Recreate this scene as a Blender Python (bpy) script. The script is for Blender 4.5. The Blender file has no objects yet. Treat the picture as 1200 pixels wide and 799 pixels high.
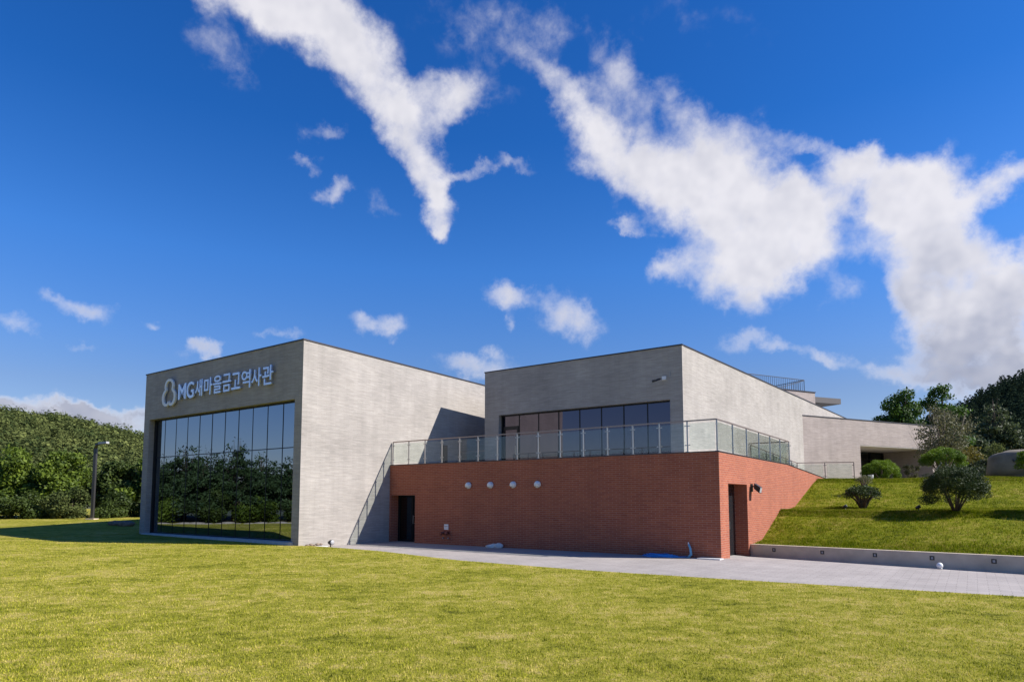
import bpy, math, random
import numpy as np
from mathutils import Vector, Matrix
random.seed(7)
rng = np.random.default_rng(11)
sc = bpy.context.scene
R = math.radians

# ------------------------------------------------------------------ camera
cam = bpy.data.cameras.new("camera"); co = bpy.data.objects.new("camera", cam)
sc.collection.objects.link(co); sc.camera = co
co.location = (0, 0, 2.0)
co.rotation_euler = (R(90 + 4.739), 0, 0)
cam.sensor_width = 36.0; cam.lens = 36.0 * 757.5 / 1200
cam.shift_y = 122.7 / 1200
cam.clip_end = 5000; cam.clip_start = 0.1

# ------------------------------------------------------------------ world, sun
SUN = Vector((2.337, -0.355, 1.841)).normalized()
EL = math.asin(SUN.z); AZ = math.atan2(SUN.x, SUN.y)
world = bpy.data.worlds.new("World"); sc.world = world; world.use_nodes = True
SKY_STRENGTH = 0.092
def build_world():
    nt = world.node_tree; nt.nodes.clear(); N = nt.nodes; L = nt.links
    def node(t, **kw):
        n = N.new(t)
        for k, v in kw.items(): setattr(n, k, v)
        return n
    def math_(op, a, b=None, c=None, clamp=False):
        n = node('ShaderNodeMath', operation=op); n.use_clamp = clamp
        for i, v in enumerate((a, b, c)):
            if v is None: continue
            if isinstance(v, (int, float)): n.inputs[i].default_value = v
            else: L.new(v, n.inputs[i])
        return n.outputs[0]
    out = node('ShaderNodeOutputWorld'); bg = node('ShaderNodeBackground')
    bg.inputs['Strength'].default_value = SKY_STRENGTH
    sky = node('ShaderNodeTexSky'); sky.sky_type = 'NISHITA'; sky.sun_disc = False
    sky.sun_elevation = EL; sky.sun_rotation = AZ
    sky.air_density = 1.0; sky.dust_density = 0.5; sky.ozone_density = 3.0; sky.altitude = 100
    hs = node('ShaderNodeHueSaturation'); hs.inputs['Saturation'].default_value = 1.22
    hs.inputs['Value'].default_value = 1.0; hs.inputs['Hue'].default_value = .5
    L.new(sky.outputs[0], hs.inputs['Color'])
    tint = node('ShaderNodeVectorMath', operation='MULTIPLY'); L.new(hs.outputs[0], tint.inputs[0])
    tc = node('ShaderNodeTexCoord'); sep = node('ShaderNodeSeparateXYZ')
    L.new(tc.outputs['Generated'], sep.inputs[0])
    az = math_('ARCTAN2', sep.outputs[0], sep.outputs[1])
    el = math_('ARCSINE', sep.outputs[2])
    er = node('ShaderNodeMapRange'); er.inputs['From Min'].default_value = 0; er.inputs['From Max'].default_value = R(90); L.new(el, er.inputs['Value'])
    rp = node('ShaderNodeValToRGB'); q = rp.color_ramp.elements; K_ = 1.25
    stops = [(0, (.68, .62, .74)), (8.9 / 90, (.70, .64, .77)), (12.6 / 90, (.64, .71, .94)), (19.6 / 90, (.49, .78, 1.14)), (30 / 90, (.24, .64, 1.06)), (1, (.12, .52, .97))]
    q[0].position = 0; q[0].color = (*[v / K_ for v in stops[0][1]], 1); q[1].position = 1; q[1].color = (*[v / K_ for v in stops[-1][1]], 1)
    for p_, c_ in stops[1:-1]:
        x_ = q.new(p_); x_.color = (*[v / K_ for v in c_], 1)
    L.new(er.outputs[0], rp.inputs[0])
    sc_ = node('ShaderNodeVectorMath', operation='SCALE'); sc_.inputs['Scale'].default_value = K_; L.new(rp.outputs[0], sc_.inputs[0]); L.new(sc_.outputs[0], tint.inputs[1])
    comb = node('ShaderNodeCombineXYZ'); L.new(az, comb.inputs[0]); L.new(el, comb.inputs[1])
    # domain warp
    nz = node('ShaderNodeTexNoise'); nz.noise_dimensions = '3D'
    nz.inputs['Scale'].default_value = 15; nz.inputs['Detail'].default_value = 6; nz.inputs['Roughness'].default_value = .6
    L.new(tc.outputs['Generated'], nz.inputs['Vector'])
    sub = node('ShaderNodeVectorMath', operation='SUBTRACT'); L.new(nz.outputs['Color'], sub.inputs[0]); sub.inputs[1].default_value = (.5, .5, .5)
    scl = node('ShaderNodeVectorMath', operation='SCALE'); L.new(sub.outputs[0], scl.inputs[0]); scl.inputs['Scale'].default_value = .085
    add = node('ShaderNodeVectorMath', operation='ADD'); L.new(comb.outputs[0], add.inputs[0]); L.new(scl.outputs[0], add.inputs[1])
    P = add.outputs[0]
    total = None
    for (a, e, ra, re, rot, w) in CLOUDS:
        mp = node('ShaderNodeMapping', vector_type='TEXTURE')
        mp.inputs['Location'].default_value = (a, e, 0)
        mp.inputs['Rotation'].default_value = (0, 0, rot)
        mp.inputs['Scale'].default_value = (ra, re, 100)
        L.new(P, mp.inputs['Vector'])
        ln = node('ShaderNodeVectorMath', operation='LENGTH'); L.new(mp.outputs[0], ln.inputs[0])
        mr = node('ShaderNodeMapRange', interpolation_type='SMOOTHSTEP')
        mr.inputs['From Min'].default_value = 1.55; mr.inputs['From Max'].default_value = 0.0
        mr.inputs['To Min'].default_value = 0; mr.inputs['To Max'].default_value = w
        L.new(ln.outputs['Value'], mr.inputs['Value'])
        total = mr.outputs[0] if total is None else math_('ADD', total, mr.outputs[0])
    total = math_('MINIMUM', total, 1.25)
    n2 = node('ShaderNodeTexNoise'); n2.inputs['Scale'].default_value = 26; n2.inputs['Detail'].default_value = 9
    n2.inputs['Roughness'].default_value = .60; n2.inputs['Distortion'].default_value = .15
    L.new(tc.outputs['Generated'], n2.inputs['Vector'])
    n3 = node('ShaderNodeTexNoise'); n3.inputs['Scale'].default_value = 9; n3.inputs['Detail'].default_value = 4
    L.new(tc.outputs['Generated'], n3.inputs['Vector'])
    sh = node('ShaderNodeVectorMath', operation='ADD'); L.new(tc.outputs['Generated'], sh.inputs[0]); sh.inputs[1].default_value = (.010, 0, .012)
    n2b = node('ShaderNodeTexNoise'); n2b.inputs['Scale'].default_value = 12; n2b.inputs['Detail'].default_value = 3; n2b.inputs['Roughness'].default_value = .6; L.new(sh.outputs[0], n2b.inputs['Vector'])
    n2c = node('ShaderNodeTexNoise'); n2c.inputs['Scale'].default_value = 12; n2c.inputs['Detail'].default_value = 3; n2c.inputs['Roughness'].default_value = .6; L.new(tc.outputs['Generated'], n2c.inputs['Vector'])
    relief = math_('MULTIPLY', math_('SUBTRACT', n2b.outputs[0], n2c.outputs[0]), 1.1)  # painted cloud shading: greyer on the side away from the sun
    vo = node('ShaderNodeTexVoronoi', feature='SMOOTH_F1'); vo.inputs['Scale'].default_value = 24; vo.inputs['Smoothness'].default_value = .6; L.new(tc.outputs['Generated'], vo.inputs['Vector'])
    puff = math_('MULTIPLY', math_('SUBTRACT', .42, vo.outputs['Distance']), .30)
    total = math_('ADD', total, math_('MULTIPLY', puff, math_('MINIMUM', total, 1)))
    dens = math_('MULTIPLY_ADD', math_('SUBTRACT', n2.outputs[0], .5), 1.3, math_('MULTIPLY', total, 1.12))
    al = node('ShaderNodeMapRange', interpolation_type='SMOOTHSTEP')
    al.inputs['From Min'].default_value = .14; al.inputs['From Max'].default_value = 1.30
    L.new(dens, al.inputs['Value'])
    gate = node('ShaderNodeMapRange', interpolation_type='SMOOTHSTEP')
    gate.inputs['From Min'].default_value = .02; gate.inputs['From Max'].default_value = .3
    L.new(total, gate.inputs['Value'])
    alpha = math_('MULTIPLY', math_('MULTIPLY', al.outputs[0], gate.outputs[0]), .95)
    # cloud colour: bright body, shade painted in grey on thick and low parts
    cr = node('ShaderNodeMapRange'); cr.inputs['From Min'].default_value = .30; cr.inputs['From Max'].default_value = .58
    L.new(n3.outputs[0], cr.inputs['Value'])
    low = node('ShaderNodeMapRange'); low.inputs['From Min'].default_value = R(20); low.inputs['From Max'].default_value = R(11)
    L.new(el, low.inputs['Value'])
    thick = node('ShaderNodeMapRange'); thick.inputs['From Min'].default_value = .6; thick.inputs['From Max'].default_value = 1.2
    L.new(dens, thick.inputs['Value'])
    gfac = math_('MULTIPLY', math_('MULTIPLY_ADD', low.outputs[0], 1.25, .22), math_('MULTIPLY', cr.outputs[0], thick.outputs[0]), clamp=True)
    gfac = math_('ADD', math_('MULTIPLY', gfac, .75), math_('MULTIPLY', relief, thick.outputs[0]), clamp=True)
    cc = node('ShaderNodeMix', data_type='RGBA'); cc.inputs['A'].default_value = (5.7, 5.6, 5.9, 1); cc.inputs['B'].default_value = (2.3, 2.5, 3.3, 1)
    L.new(gfac, cc.inputs['Factor'])
    mx = node('ShaderNodeMix', data_type='RGBA')
    L.new(alpha, mx.inputs['Factor']); L.new(tint.outputs[0], mx.inputs['A']); L.new(cc.outputs['Result'], mx.inputs['B'])
    L.new(mx.outputs['Result'], bg.inputs['Color']); L.new(bg.outputs[0], out.inputs[0])
# clouds: azimuth, elevation, half widths (radians), tilt, weight
def _cl(x, y, rx, ry, ang=0, w=1.0):
    f = 757.5; p = R(4.739)
    def ae(x, y):
        u = (x - 600) / f; v = (522.2 - y) / f
        d = Vector((u, math.cos(p) - v * math.sin(p), math.sin(p) + v * math.cos(p))).normalized()
        return math.atan2(d.x, d.y), math.asin(d.z)
    a, e = ae(x, y); c, s = math.cos(R(ang)), math.sin(R(ang))
    a1, e1 = ae(x + rx * c, y + rx * s); a2, e2 = ae(x - ry * s, y + ry * c)
    return (a, e, math.hypot(a1 - a, e1 - e), math.hypot(a2 - a, e2 - e), math.atan2(e1 - e, a1 - a), w)
CLOUDS = [_cl(*q) for q in [
    (330,8,105,42,28), (300,-30,120,50,20), (425,75,72,40,42), (478,138,48,32,50), (532,116,34,32,0), (497,195,40,25,45), (510,242,34,20,55),
    (518,275,14,14,0,.8), (565,40,90,42,15,.33), (590,110,40,30,30,.18), (265,62,60,30,35,.42), (545,205,40,11,-20,.6), (388,222,26,14,-20,.6),
    (358,190,24,12,10,.5), (385,158,30,14,0,.45), (440,245,22,18,0,.38), (640,82,50,20,38,.46), (668,115,36,26,50,.46), (722,72,34,42,0,.54),
    (755,110,48,30,20,.5), (690,155,34,46,0,.95), (745,190,58,42,20), (840,180,72,50,10), (815,235,88,46,15),
    (885,265,82,58,20), (935,285,68,44,0), (870,330,60,40,0), (788,310,36,22,-15,.85), (940,235,50,34,0), (955,165,55,14,8,.55), (1000,190,30,22,0,.6),
    (735,260,28,8,0,.5), (1035,215,66,40,10), (1090,225,60,44,0), (1118,285,54,38,0), (1065,275,58,50,0,.95), (1072,340,34,34,0), (985,340,24,20,0,.4),
    (1170,215,56,20,-22,.85), (1150,335,70,38,-20), (1180,370,60,56,0), (1105,385,56,38,0), (1150,410,70,36,0),
    (1055,437,56,19,0,.85), (1125,452,56,20,0,.9), (1185,440,50,28,0), (595,345,33,17,0,.8), (668,374,42,28,10,.8),
    (598,380,10,15,0,.6), (560,425,50,18,8,.8), (880,402,44,16,0,.6), (925,410,20,10,0,.4), (972,420,36,12,12,.65), (442,378,40,15,0,.7), (640,340,20,10,0,.2),
    (242,414,30,11,-5,.75), (330,392,44,9,0,.45), (88,360,46,17,12,.7), (24,378,38,12,18,.5), (175,388,17,9,0,.5),
    (105,410,28,8,10,.4), (40,480,100,18,4,1.1), (130,491,60,17,4,1.1), (608,192,30,9,15,.42), (820,30,120,30,10,.2), (640,25,60,26,20,.3),
    (-250,420,160,18,0,.8), (-420,300,120,50,20,.9), (1400,330,120,70,0,1.0), (1500,150,140,60,20,.9)]]
build_world()
sl = bpy.data.lights.new("sun", 'SUN'); sl.energy = 5.0; sl.angle = R(0.53); sl.color = (1.0, .955, .89)
so = bpy.data.objects.new("sun", sl); sc.collection.objects.link(so)
so.rotation_euler = SUN.to_track_quat('Z', 'Y').to_euler()
sc.view_settings.view_transform = 'Standard'; sc.view_settings.look = 'None'
sc.view_settings.gamma = 1.0; sc.view_settings.exposure = 0.72
sc.render.resolution_x = 1024; sc.render.resolution_y = 681
sc.cycles.transparent_max_bounces = 24; sc.cycles.max_bounces = 8

# ------------------------------------------------------------------ frame of the buildings
FX = Vector((0.81541, -0.57888, 0)); GX = Vector((0.57888, 0.81541, 0))
WS = [1.0, 0.0, 0.0]
def W(a, b, z):
    a = a * WS[0]; b = b + WS[1]; z = z + WS[2]
    return Vector((a * FX.x + b * GX.x, a * FX.y + b * GX.y, z))
def loc2(x, y): return (x * FX.x + y * FX.y, x * GX.x + y * GX.y)

# ------------------------------------------------------------------ materials
def mat(name):
    m = bpy.data.materials.new(name); m.use_nodes = True; nt = m.node_tree
    return m, nt, nt.nodes, nt.links, nt.nodes['Principled BSDF']
def setin(n, **kw):
    for k, v in kw.items(): n.inputs[k.replace('_', ' ')].default_value = v
def plain(name, col, rough=.6, metal=0., noise=.0, scale=8.):
    m, nt, N, L, b = mat(name)
    b.inputs['Base Color'].default_value = (*col, 1); b.inputs['Roughness'].default_value = rough; b.inputs['Metallic'].default_value = metal
    if noise:
        tc = N.new('ShaderNodeTexCoord'); n = N.new('ShaderNodeTexNoise'); setin(n, Scale=scale, Detail=6)
        L.new(tc.outputs['Object'], n.inputs['Vector'])
        r = N.new('ShaderNodeValToRGB'); e = r.color_ramp.elements
        e[0].position = .3; e[1].position = .7
        e[0].color = (*[c * (1 - noise) for c in col], 1); e[1].color = (*[min(1, c * (1 + noise)) for c in col], 1)
        L.new(n.outputs[0], r.inputs[0]); L.new(r.outputs[0], b.inputs['Base Color'])
        bp = N.new('ShaderNodeBump'); setin(bp, Strength=.25, Distance=.01); L.new(n.outputs[0], bp.inputs['Height']); L.new(bp.outputs[0], b.inputs['Normal'])
    return m
def brickmat(name, c1, c2, mortar, bw, rh, ms, streak=None, bias=0., rough=.85, bump=.5, big=.12, streak_amt=.35):
    m, nt, N, L, b = mat(name); b.inputs['Roughness'].default_value = rough
    b.inputs['Specular IOR Level'].default_value = .25
    uv = N.new('ShaderNodeUVMap')
    br = N.new('ShaderNodeTexBrick'); L.new(uv.outputs[0], br.inputs['Vector'])
    br.inputs['Color1'].default_value = (*c1, 1); br.inputs['Color2'].default_value = (*c2, 1); br.inputs['Mortar'].default_value = (*mortar, 1)
    setin(br, Scale=1.0); br.inputs['Mortar Size'].default_value = ms; br.inputs['Brick Width'].default_value = bw
    br.inputs['Row Height'].default_value = rh; br.inputs['Bias'].default_value = bias; br.inputs['Mortar Smooth'].default_value = .2
    br.offset = .5
    col = br.outputs['Color']
    if streak:
        mp = N.new('ShaderNodeMapping'); mp.inputs['Scale'].default_value = (streak[0], streak[1], 1); L.new(uv.outputs[0], mp.inputs['Vector'])
        n = N.new('ShaderNodeTexNoise'); setin(n, Scale=1.0, Detail=3, Roughness=.6); L.new(mp.outputs[0], n.inputs['Vector'])
        r = N.new('ShaderNodeMapRange'); r.inputs['From Min'].default_value = .3; r.inputs['From Max'].default_value = 1.0
        r.inputs['To Min'].default_value = 1 - streak_amt; r.inputs['To Max'].default_value = 1 + streak_amt * .6
        L.new(n.outputs[0], r.inputs['Value'])
        mx = N.new('ShaderNodeVectorMath'); mx.operation = 'SCALE'; L.new(col, mx.inputs[0]); L.new(r.outputs[0], mx.inputs['Scale']); col = mx.outputs[0]
    n = N.new('ShaderNodeTexNoise'); setin(n, Scale=.55, Detail=5, Roughness=.6); L.new(uv.outputs[0], n.inputs['Vector'])
    r = N.new('ShaderNodeMapRange'); r.inputs['From Min'].default_value = .3; r.inputs['From Max'].default_value = .7
    r.inputs['To Min'].default_value = 1 - big; r.inputs['To Max'].default_value = 1 + big; L.new(n.outputs[0], r.inputs['Value'])
    mx = N.new('ShaderNodeVectorMath'); mx.operation = 'SCALE'; L.new(col, mx.inputs[0]); L.new(r.outputs[0], mx.inputs['Scale'])
    mp3 = N.new('ShaderNodeMapping'); mp3.inputs['Scale'].default_value = (2.2, .16, 1); L.new(uv.outputs[0], mp3.inputs['Vector'])
    n3 = N.new('ShaderNodeTexNoise'); setin(n3, Scale=1.0, Detail=4, Roughness=.6); L.new(mp3.outputs[0], n3.inputs['Vector'])
    r3 = N.new('ShaderNodeMapRange'); r3.inputs['From Min'].default_value = .3; r3.inputs['From Max'].default_value = .7
    r3.inputs['To Min'].default_value = .93; r3.inputs['To Max'].default_value = 1.05; L.new(n3.outputs[0], r3.inputs['Value'])
    mx3 = N.new('ShaderNodeVectorMath'); mx3.operation = 'SCALE'; L.new(mx.outputs[0], mx3.inputs[0]); L.new(r3.outputs[0], mx3.inputs['Scale'])
    L.new(mx3.outputs[0], b.inputs['Base Color'])
    inv = N.new('ShaderNodeMath'); inv.operation = 'SUBTRACT'; inv.inputs[0].default_value = 1; L.new(br.outputs['Fac'], inv.inputs[1])
    bp = N.new('ShaderNodeBump'); setin(bp, Strength=bump, Distance=.008); L.new(inv.outputs[0], bp.inputs['Height']); L.new(bp.outputs[0], b.inputs['Normal'])
    return m
M = {}
M['stone'] = brickmat('pale_linear_stone', (.425, .385, .35), (.37, .337, .307), (.31, .285, .255), .52, .058, .004, streak=(1.5, 17), streak_amt=.22)
M['wingstone'] = brickmat('pinkish_linear_stone', (.45, .375, .34), (.385, .322, .292), (.33, .275, .25), .52, .058, .004, streak=(1.5, 17), streak_amt=.22)
M['brick'] = brickmat('red_clay_brick', (.385, .115, .058), (.31, .086, .048), (.42, .23, .165), .31, .0765, .0080, streak=(3.2, 12), streak_amt=.12, big=.07, bump=.8)
M['brickdark'] = M['brick']
M['paver'] = brickmat('pale_concrete_paving', (.385, .342, .315), (.345, .308, .285), (.255, .228, .21), .4, .2, .008, streak=(1.1, 1.3), streak_amt=.12, big=.10, bump=.4)
M['concrete'] = plain('grey_concrete', (.56, .46, .34), .85, noise=.14, scale=2.2)
M['kerb'] = plain('pale_kerb_concrete', (.52, .50, .49), .8, noise=.1, scale=5)
M['coping'] = plain('dark_metal_coping', (.06, .055, .06), .45, .6)
M['mullion'] = plain('black_aluminium', (.012, .013, .016), .4, .4)
M['blackdoor'] = plain('black_door_panel', (.012, .014, .016), .25)
M['steel'] = plain('brushed_steel', (.42, .41, .40), .35, .85)
M['darksteel'] = plain('dark_steel_rail', (.10, .095, .095), .4, .7)
M['rail'] = plain('bronze_handrail', (.30, .23, .20), .35, .6)
M['white'] = plain('white_paint', (.72, .72, .72), .4)
M['letters'] = plain('bright_metal_letters', (.62, .70, .86), .28, .35)
M['lettersides'] = M['letters']
M['black'] = plain('black_plastic', (.015, .015, .017), .4)
M['grey'] = plain('grey_plastic', (.35, .35, .36), .5)
M['blue'] = plain('blue_hose_rubber', (.03, .25, .62), .35)
M['bluepipe'] = plain('pale_blue_pipe', (.18, .42, .55), .4)
M['brass'] = plain('red_brown_valve', (.22, .06, .04), .4, .3)
M['bag'] = plain('white_plastic_sack', (.66, .62, .56), .6, noise=.15, scale=9)
M['rock'] = plain('brown_field_stone', (.20, .15, .11), .9, noise=.35, scale=6)
M['sandstone'] = plain('pale_field_stone', (.34, .28, .22), .9, noise=.3, scale=4)
M['boulder'] = plain('grey_granite', (.19, .16, .12), .9, noise=.3, scale=1.6)
M['carve'] = plain('dark_carved_letters', (.02, .025, .035), .8)
M['soffit'] = plain('pale_soffit', (.62, .56, .52), .8, noise=.05, scale=2)
M['panel'] = plain('brown_grey_metal_panel', (.105, .09, .082), .5, .1)
M['membrane'] = plain('grey_roof_membrane', (.25, .25, .25), .9)
M['bark'] = plain('tree_bark', (.085, .06, .042), .95, noise=.35, scale=7)
M['barkpale'] = plain('pale_grey_bark', (.26, .21, .17), .95, noise=.3, scale=9)
M['stake'] = plain('pale_wood_stake', (.52, .48, .43), .8)
M['deck'] = plain('grey_deck_paving', (.33, .32, .31), .85, noise=.08, scale=3)

def railglass():
    m, nt, N, L, b = mat('clear_railing_glass')
    tr = N.new('ShaderNodeBsdfTransparent'); tr.inputs[0].default_value = (.915, .95, .93, 1)
    gl = N.new('ShaderNodeBsdfGlossy'); gl.inputs['Roughness'].default_value = .02; gl.inputs[0].default_value = (.9, .95, 1, 1)
    lw = N.new('ShaderNodeLayerWeight'); lw.inputs[0].default_value = .5
    pw = N.new('ShaderNodeMath'); pw.operation = 'POWER'; L.new(lw.outputs['Facing'], pw.inputs[0]); pw.inputs[1].default_value = 4.0
    fr = N.new('ShaderNodeMath'); fr.operation = 'MULTIPLY_ADD'; L.new(pw.outputs[0], fr.inputs[0]); fr.inputs[1].default_value = .8; fr.inputs[2].default_value = .035
    mx = N.new('ShaderNodeMixShader'); L.new(fr.outputs[0], mx.inputs[0]); L.new(tr.outputs[0], mx.inputs[1]); L.new(gl.outputs[0], mx.inputs[2])
    L.new(mx.outputs[0], N['Material Output'].inputs[0]); return m
M['glass'] = railglass()
def winglass(name, refl, base):
    m, nt, N, L, b = mat(name)
    df = N.new('ShaderNodeBsdfDiffuse'); df.inputs[0].default_value = (*base, 1)
    gl = N.new('ShaderNodeBsdfGlossy'); gl.inputs['Roughness'].default_value = .0; gl.inputs[0].default_value = (*refl, 1)
    tc = N.new('ShaderNodeTexCoord'); n = N.new('ShaderNodeTexNoise'); setin(n, Scale=.7, Detail=1); L.new(tc.outputs['Object'], n.inputs['Vector'])
    bp = N.new('ShaderNodeBump'); setin(bp, Strength=.04, Distance=.03); L.new(n.outputs[0], bp.inputs['Height']); L.new(bp.outputs[0], gl.inputs['Normal'])
    mx = N.new('ShaderNodeMixShader'); mx.inputs[0].default_value = .93
    L.new(df.outputs[0], mx.inputs[1]); L.new(gl.outputs[0], mx.inputs[2]); L.new(mx.outputs[0], N['Material Output'].inputs[0]); return m
M['winglass'] = winglass('dark_reflective_glazing', (.24, .28, .33), (.01, .012, .015))
M['winglass2'] = winglass('smoked_reflective_glazing', (.105, .095, .12), (.012, .01, .012))
M['doorglass'] = winglass('dark_door_glass', (.10, .12, .13), (.01, .01, .01))

def grassmat(name, blade, sat=1.0):
    m, nt, N, L, b = mat(name); b.inputs['Roughness'].default_value = .8; b.inputs['Specular IOR Level'].default_value = .06
    geo = N.new('ShaderNodeNewGeometry')
    def noise(s, d, sx=1., rough=.6):
        mp = N.new('ShaderNodeMapping'); mp.inputs['Scale'].default_value = (sx, 1, 1)
        L.new(geo.outputs['Position'], mp.inputs['Vector'])
        n = N.new('ShaderNodeTexNoise'); setin(n, Scale=s, Detail=d, Roughness=rough); L.new(mp.outputs[0], n.inputs['Vector']); return n.outputs[0]
    a = noise(.5, 6, .8, .7); c = noise(3.4, 6, .9, .75); f = noise(22, 4, 1, .75)
    mr = N.new('ShaderNodeMath'); mr.operation = 'MULTIPLY_ADD'; L.new(a, mr.inputs[0]); mr.inputs[1].default_value = .55; 
    m2 = N.new('ShaderNodeMath'); m2.operation = 'MULTIPLY_ADD'; L.new(c, m2.inputs[0]); m2.inputs[1].default_value = .85; 
    m3 = N.new('ShaderNodeMath'); m3.operation = 'MULTIPLY'; L.new(f, m3.inputs[0]); m3.inputs[1].default_value = .5
    L.new(m3.outputs[0], m2.inputs[2]); L.new(m2.outputs[0], mr.inputs[2])
    src = mr.outputs[0]
    if blade:
        m4 = N.new('ShaderNodeMath'); m4.operation = 'MULTIPLY_ADD'; L.new(geo.outputs['Random Per Island'], m4.inputs[0]); m4.inputs[1].default_value = .30
        m5 = N.new('ShaderNodeMath'); m5.operation = 'SUBTRACT'; L.new(src, m5.inputs[0]); m5.inputs[1].default_value = .15
        L.new(m5.outputs[0], m4.inputs[2]); src = m4.outputs[0]
    r = N.new('ShaderNodeValToRGB'); r.color_ramp.interpolation = 'EASE'; e = r.color_ramp.elements
    cols = GRASSCOL[name]
    e[0].position = .68; e[0].color = (*cols[0], 1); e[1].position = 1.22 if False else 1.0; e[1].color = (*cols[3], 1)
    for p, c_ in ((.84, cols[1]), (.94, cols[2])):
        x = e.new(p); x.color = (*c_, 1)
    sub = N.new('ShaderNodeMath'); sub.operation = 'SUBTRACT'; L.new(src, sub.inputs[0]); sub.inputs[1].default_value = .07
    L.new(sub.outputs[0], r.inputs[0])
    L.new(r.outputs[0], b.inputs['Base Color'])
    if blade:
        tl = N.new('ShaderNodeBsdfTranslucent'); L.new(r.outputs[0], tl.inputs[0])
        mx = N.new('ShaderNodeMixShader'); mx.inputs[0].default_value = .35
        L.new(b.outputs[0], mx.inputs[1]); L.new(tl.outputs[0], mx.inputs[2]); L.new(mx.outputs[0], N['Material Output'].inputs[0])
    else:
        bp = N.new('ShaderNodeBump'); setin(bp, Strength=.9, Distance=.05); L.new(f, bp.inputs['Height']); L.new(bp.outputs[0], b.inputs['Normal'])
    return m
GRASSCOL = {
 'lawn_soil_and_thatch': [(.08, .085, .010), (.24, .23, .026), (.31, .275, .045), (.40, .32, .10)],
 'lawn_blades': [(.13, .15, .010), (.36, .37, .028), (.48, .44, .05), (.62, .51, .15)],
 'bank_turf': [(.045, .055, .002), (.13, .145, .003), (.18, .185, .006), (.27, .225, .045)],
 'bank_blades': [(.05, .08, .002), (.145, .185, .003), (.20, .225, .006), (.30, .26, .05)],
}
for k in GRASSCOL: M[k] = grassmat(k, 'blades' in k)

def leafmat(name, c1, c2, trans=.35, rough=.6, ns=.6, per=.55):
    m, nt, N, L, b = mat(name); b.inputs['Roughness'].default_value = rough; b.inputs['Specular IOR Level'].default_value = .3
    geo = N.new('ShaderNodeNewGeometry'); tc = N.new('ShaderNodeTexCoord')
    n = N.new('ShaderNodeTexNoise'); setin(n, Scale=ns, Detail=2); L.new(geo.outputs['Position'], n.inputs['Vector'])
    ad = N.new('ShaderNodeMath'); ad.operation = 'MULTIPLY_ADD'; L.new(geo.outputs['Random Per Island'], ad.inputs[0]); ad.inputs[1].default_value = per
    ml = N.new('ShaderNodeMath'); ml.operation = 'MULTIPLY_ADD'; L.new(n.outputs[0], ml.inputs[0]); ml.inputs[1].default_value = 1.4; ml.inputs[2].default_value = -.45
    L.new(ml.outputs[0], ad.inputs[2])
    if name.startswith('hill'): b.inputs['Specular IOR Level'].default_value = .0; b.inputs['Roughness'].default_value = .95
    r = N.new('ShaderNodeValToRGB'); e = r.color_ramp.elements; e[0].position = .15; e[1].position = .85
    e[0].color = (*c1, 1); e[1].color = (*c2, 1)
    L.new(ad.outputs[0], r.inputs[0]); L.new(r.outputs[0], b.inputs['Base Color'])
    tl = N.new('ShaderNodeBsdfTranslucent'); L.new(r.outputs[0], tl.inputs[0])
    mx = N.new('ShaderNodeMixShader'); mx.inputs[0].default_value = trans
    L.new(b.outputs[0], mx.inputs[1]); L.new(tl.outputs[0], mx.inputs[2]); L.new(mx.outputs[0], N['Material Output'].inputs[0]); return m
M['leaf_locust'] = leafmat('bright_green_leaves', (.035, .065, .008), (.16, .22, .022), .4)
M['leaf_dark'] = leafmat('dark_green_leaves', (.025, .045, .008), (.08, .115, .02), .35)
M['leaf_maple'] = leafmat('maple_leaves', (.02, .055, .008), (.075, .14, .018))
M['leaf_olive'] = leafmat('grey_olive_leaves', (.07, .075, .035), (.17, .16, .08))
M['leaf_clip'] = leafmat('bright_clipped_needles', (.045, .10, .005), (.20, .29, .012), .3)
M['leaf_clipdark'] = leafmat('dark_clipped_needles', (.014, .030, .007), (.060, .088, .018), .2)
M['leaf_pine'] = leafmat('pine_needles', (.02, .045, .014), (.06, .095, .028), .2)
M['leaf_yellow'] = leafmat('yellowing_leaves', (.08, .085, .015), (.22, .17, .03))
M['leaf_grey'] = leafmat('grey_green_leaves', (.025, .038, .016), (.10, .125, .05), .3)
M['leaf_hill'] = leafmat('hill_forest_leaves', (.040, .060, .022), (.19, .21, .065), .25, ns=.16, per=.3)
M['leaf_hillpine'] = leafmat('hill_pine_needles', (.016, .030, .020), (.055, .075, .040), .15, ns=.12, per=.25)  # bluish green: haze of distance put into the needle colour

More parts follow.
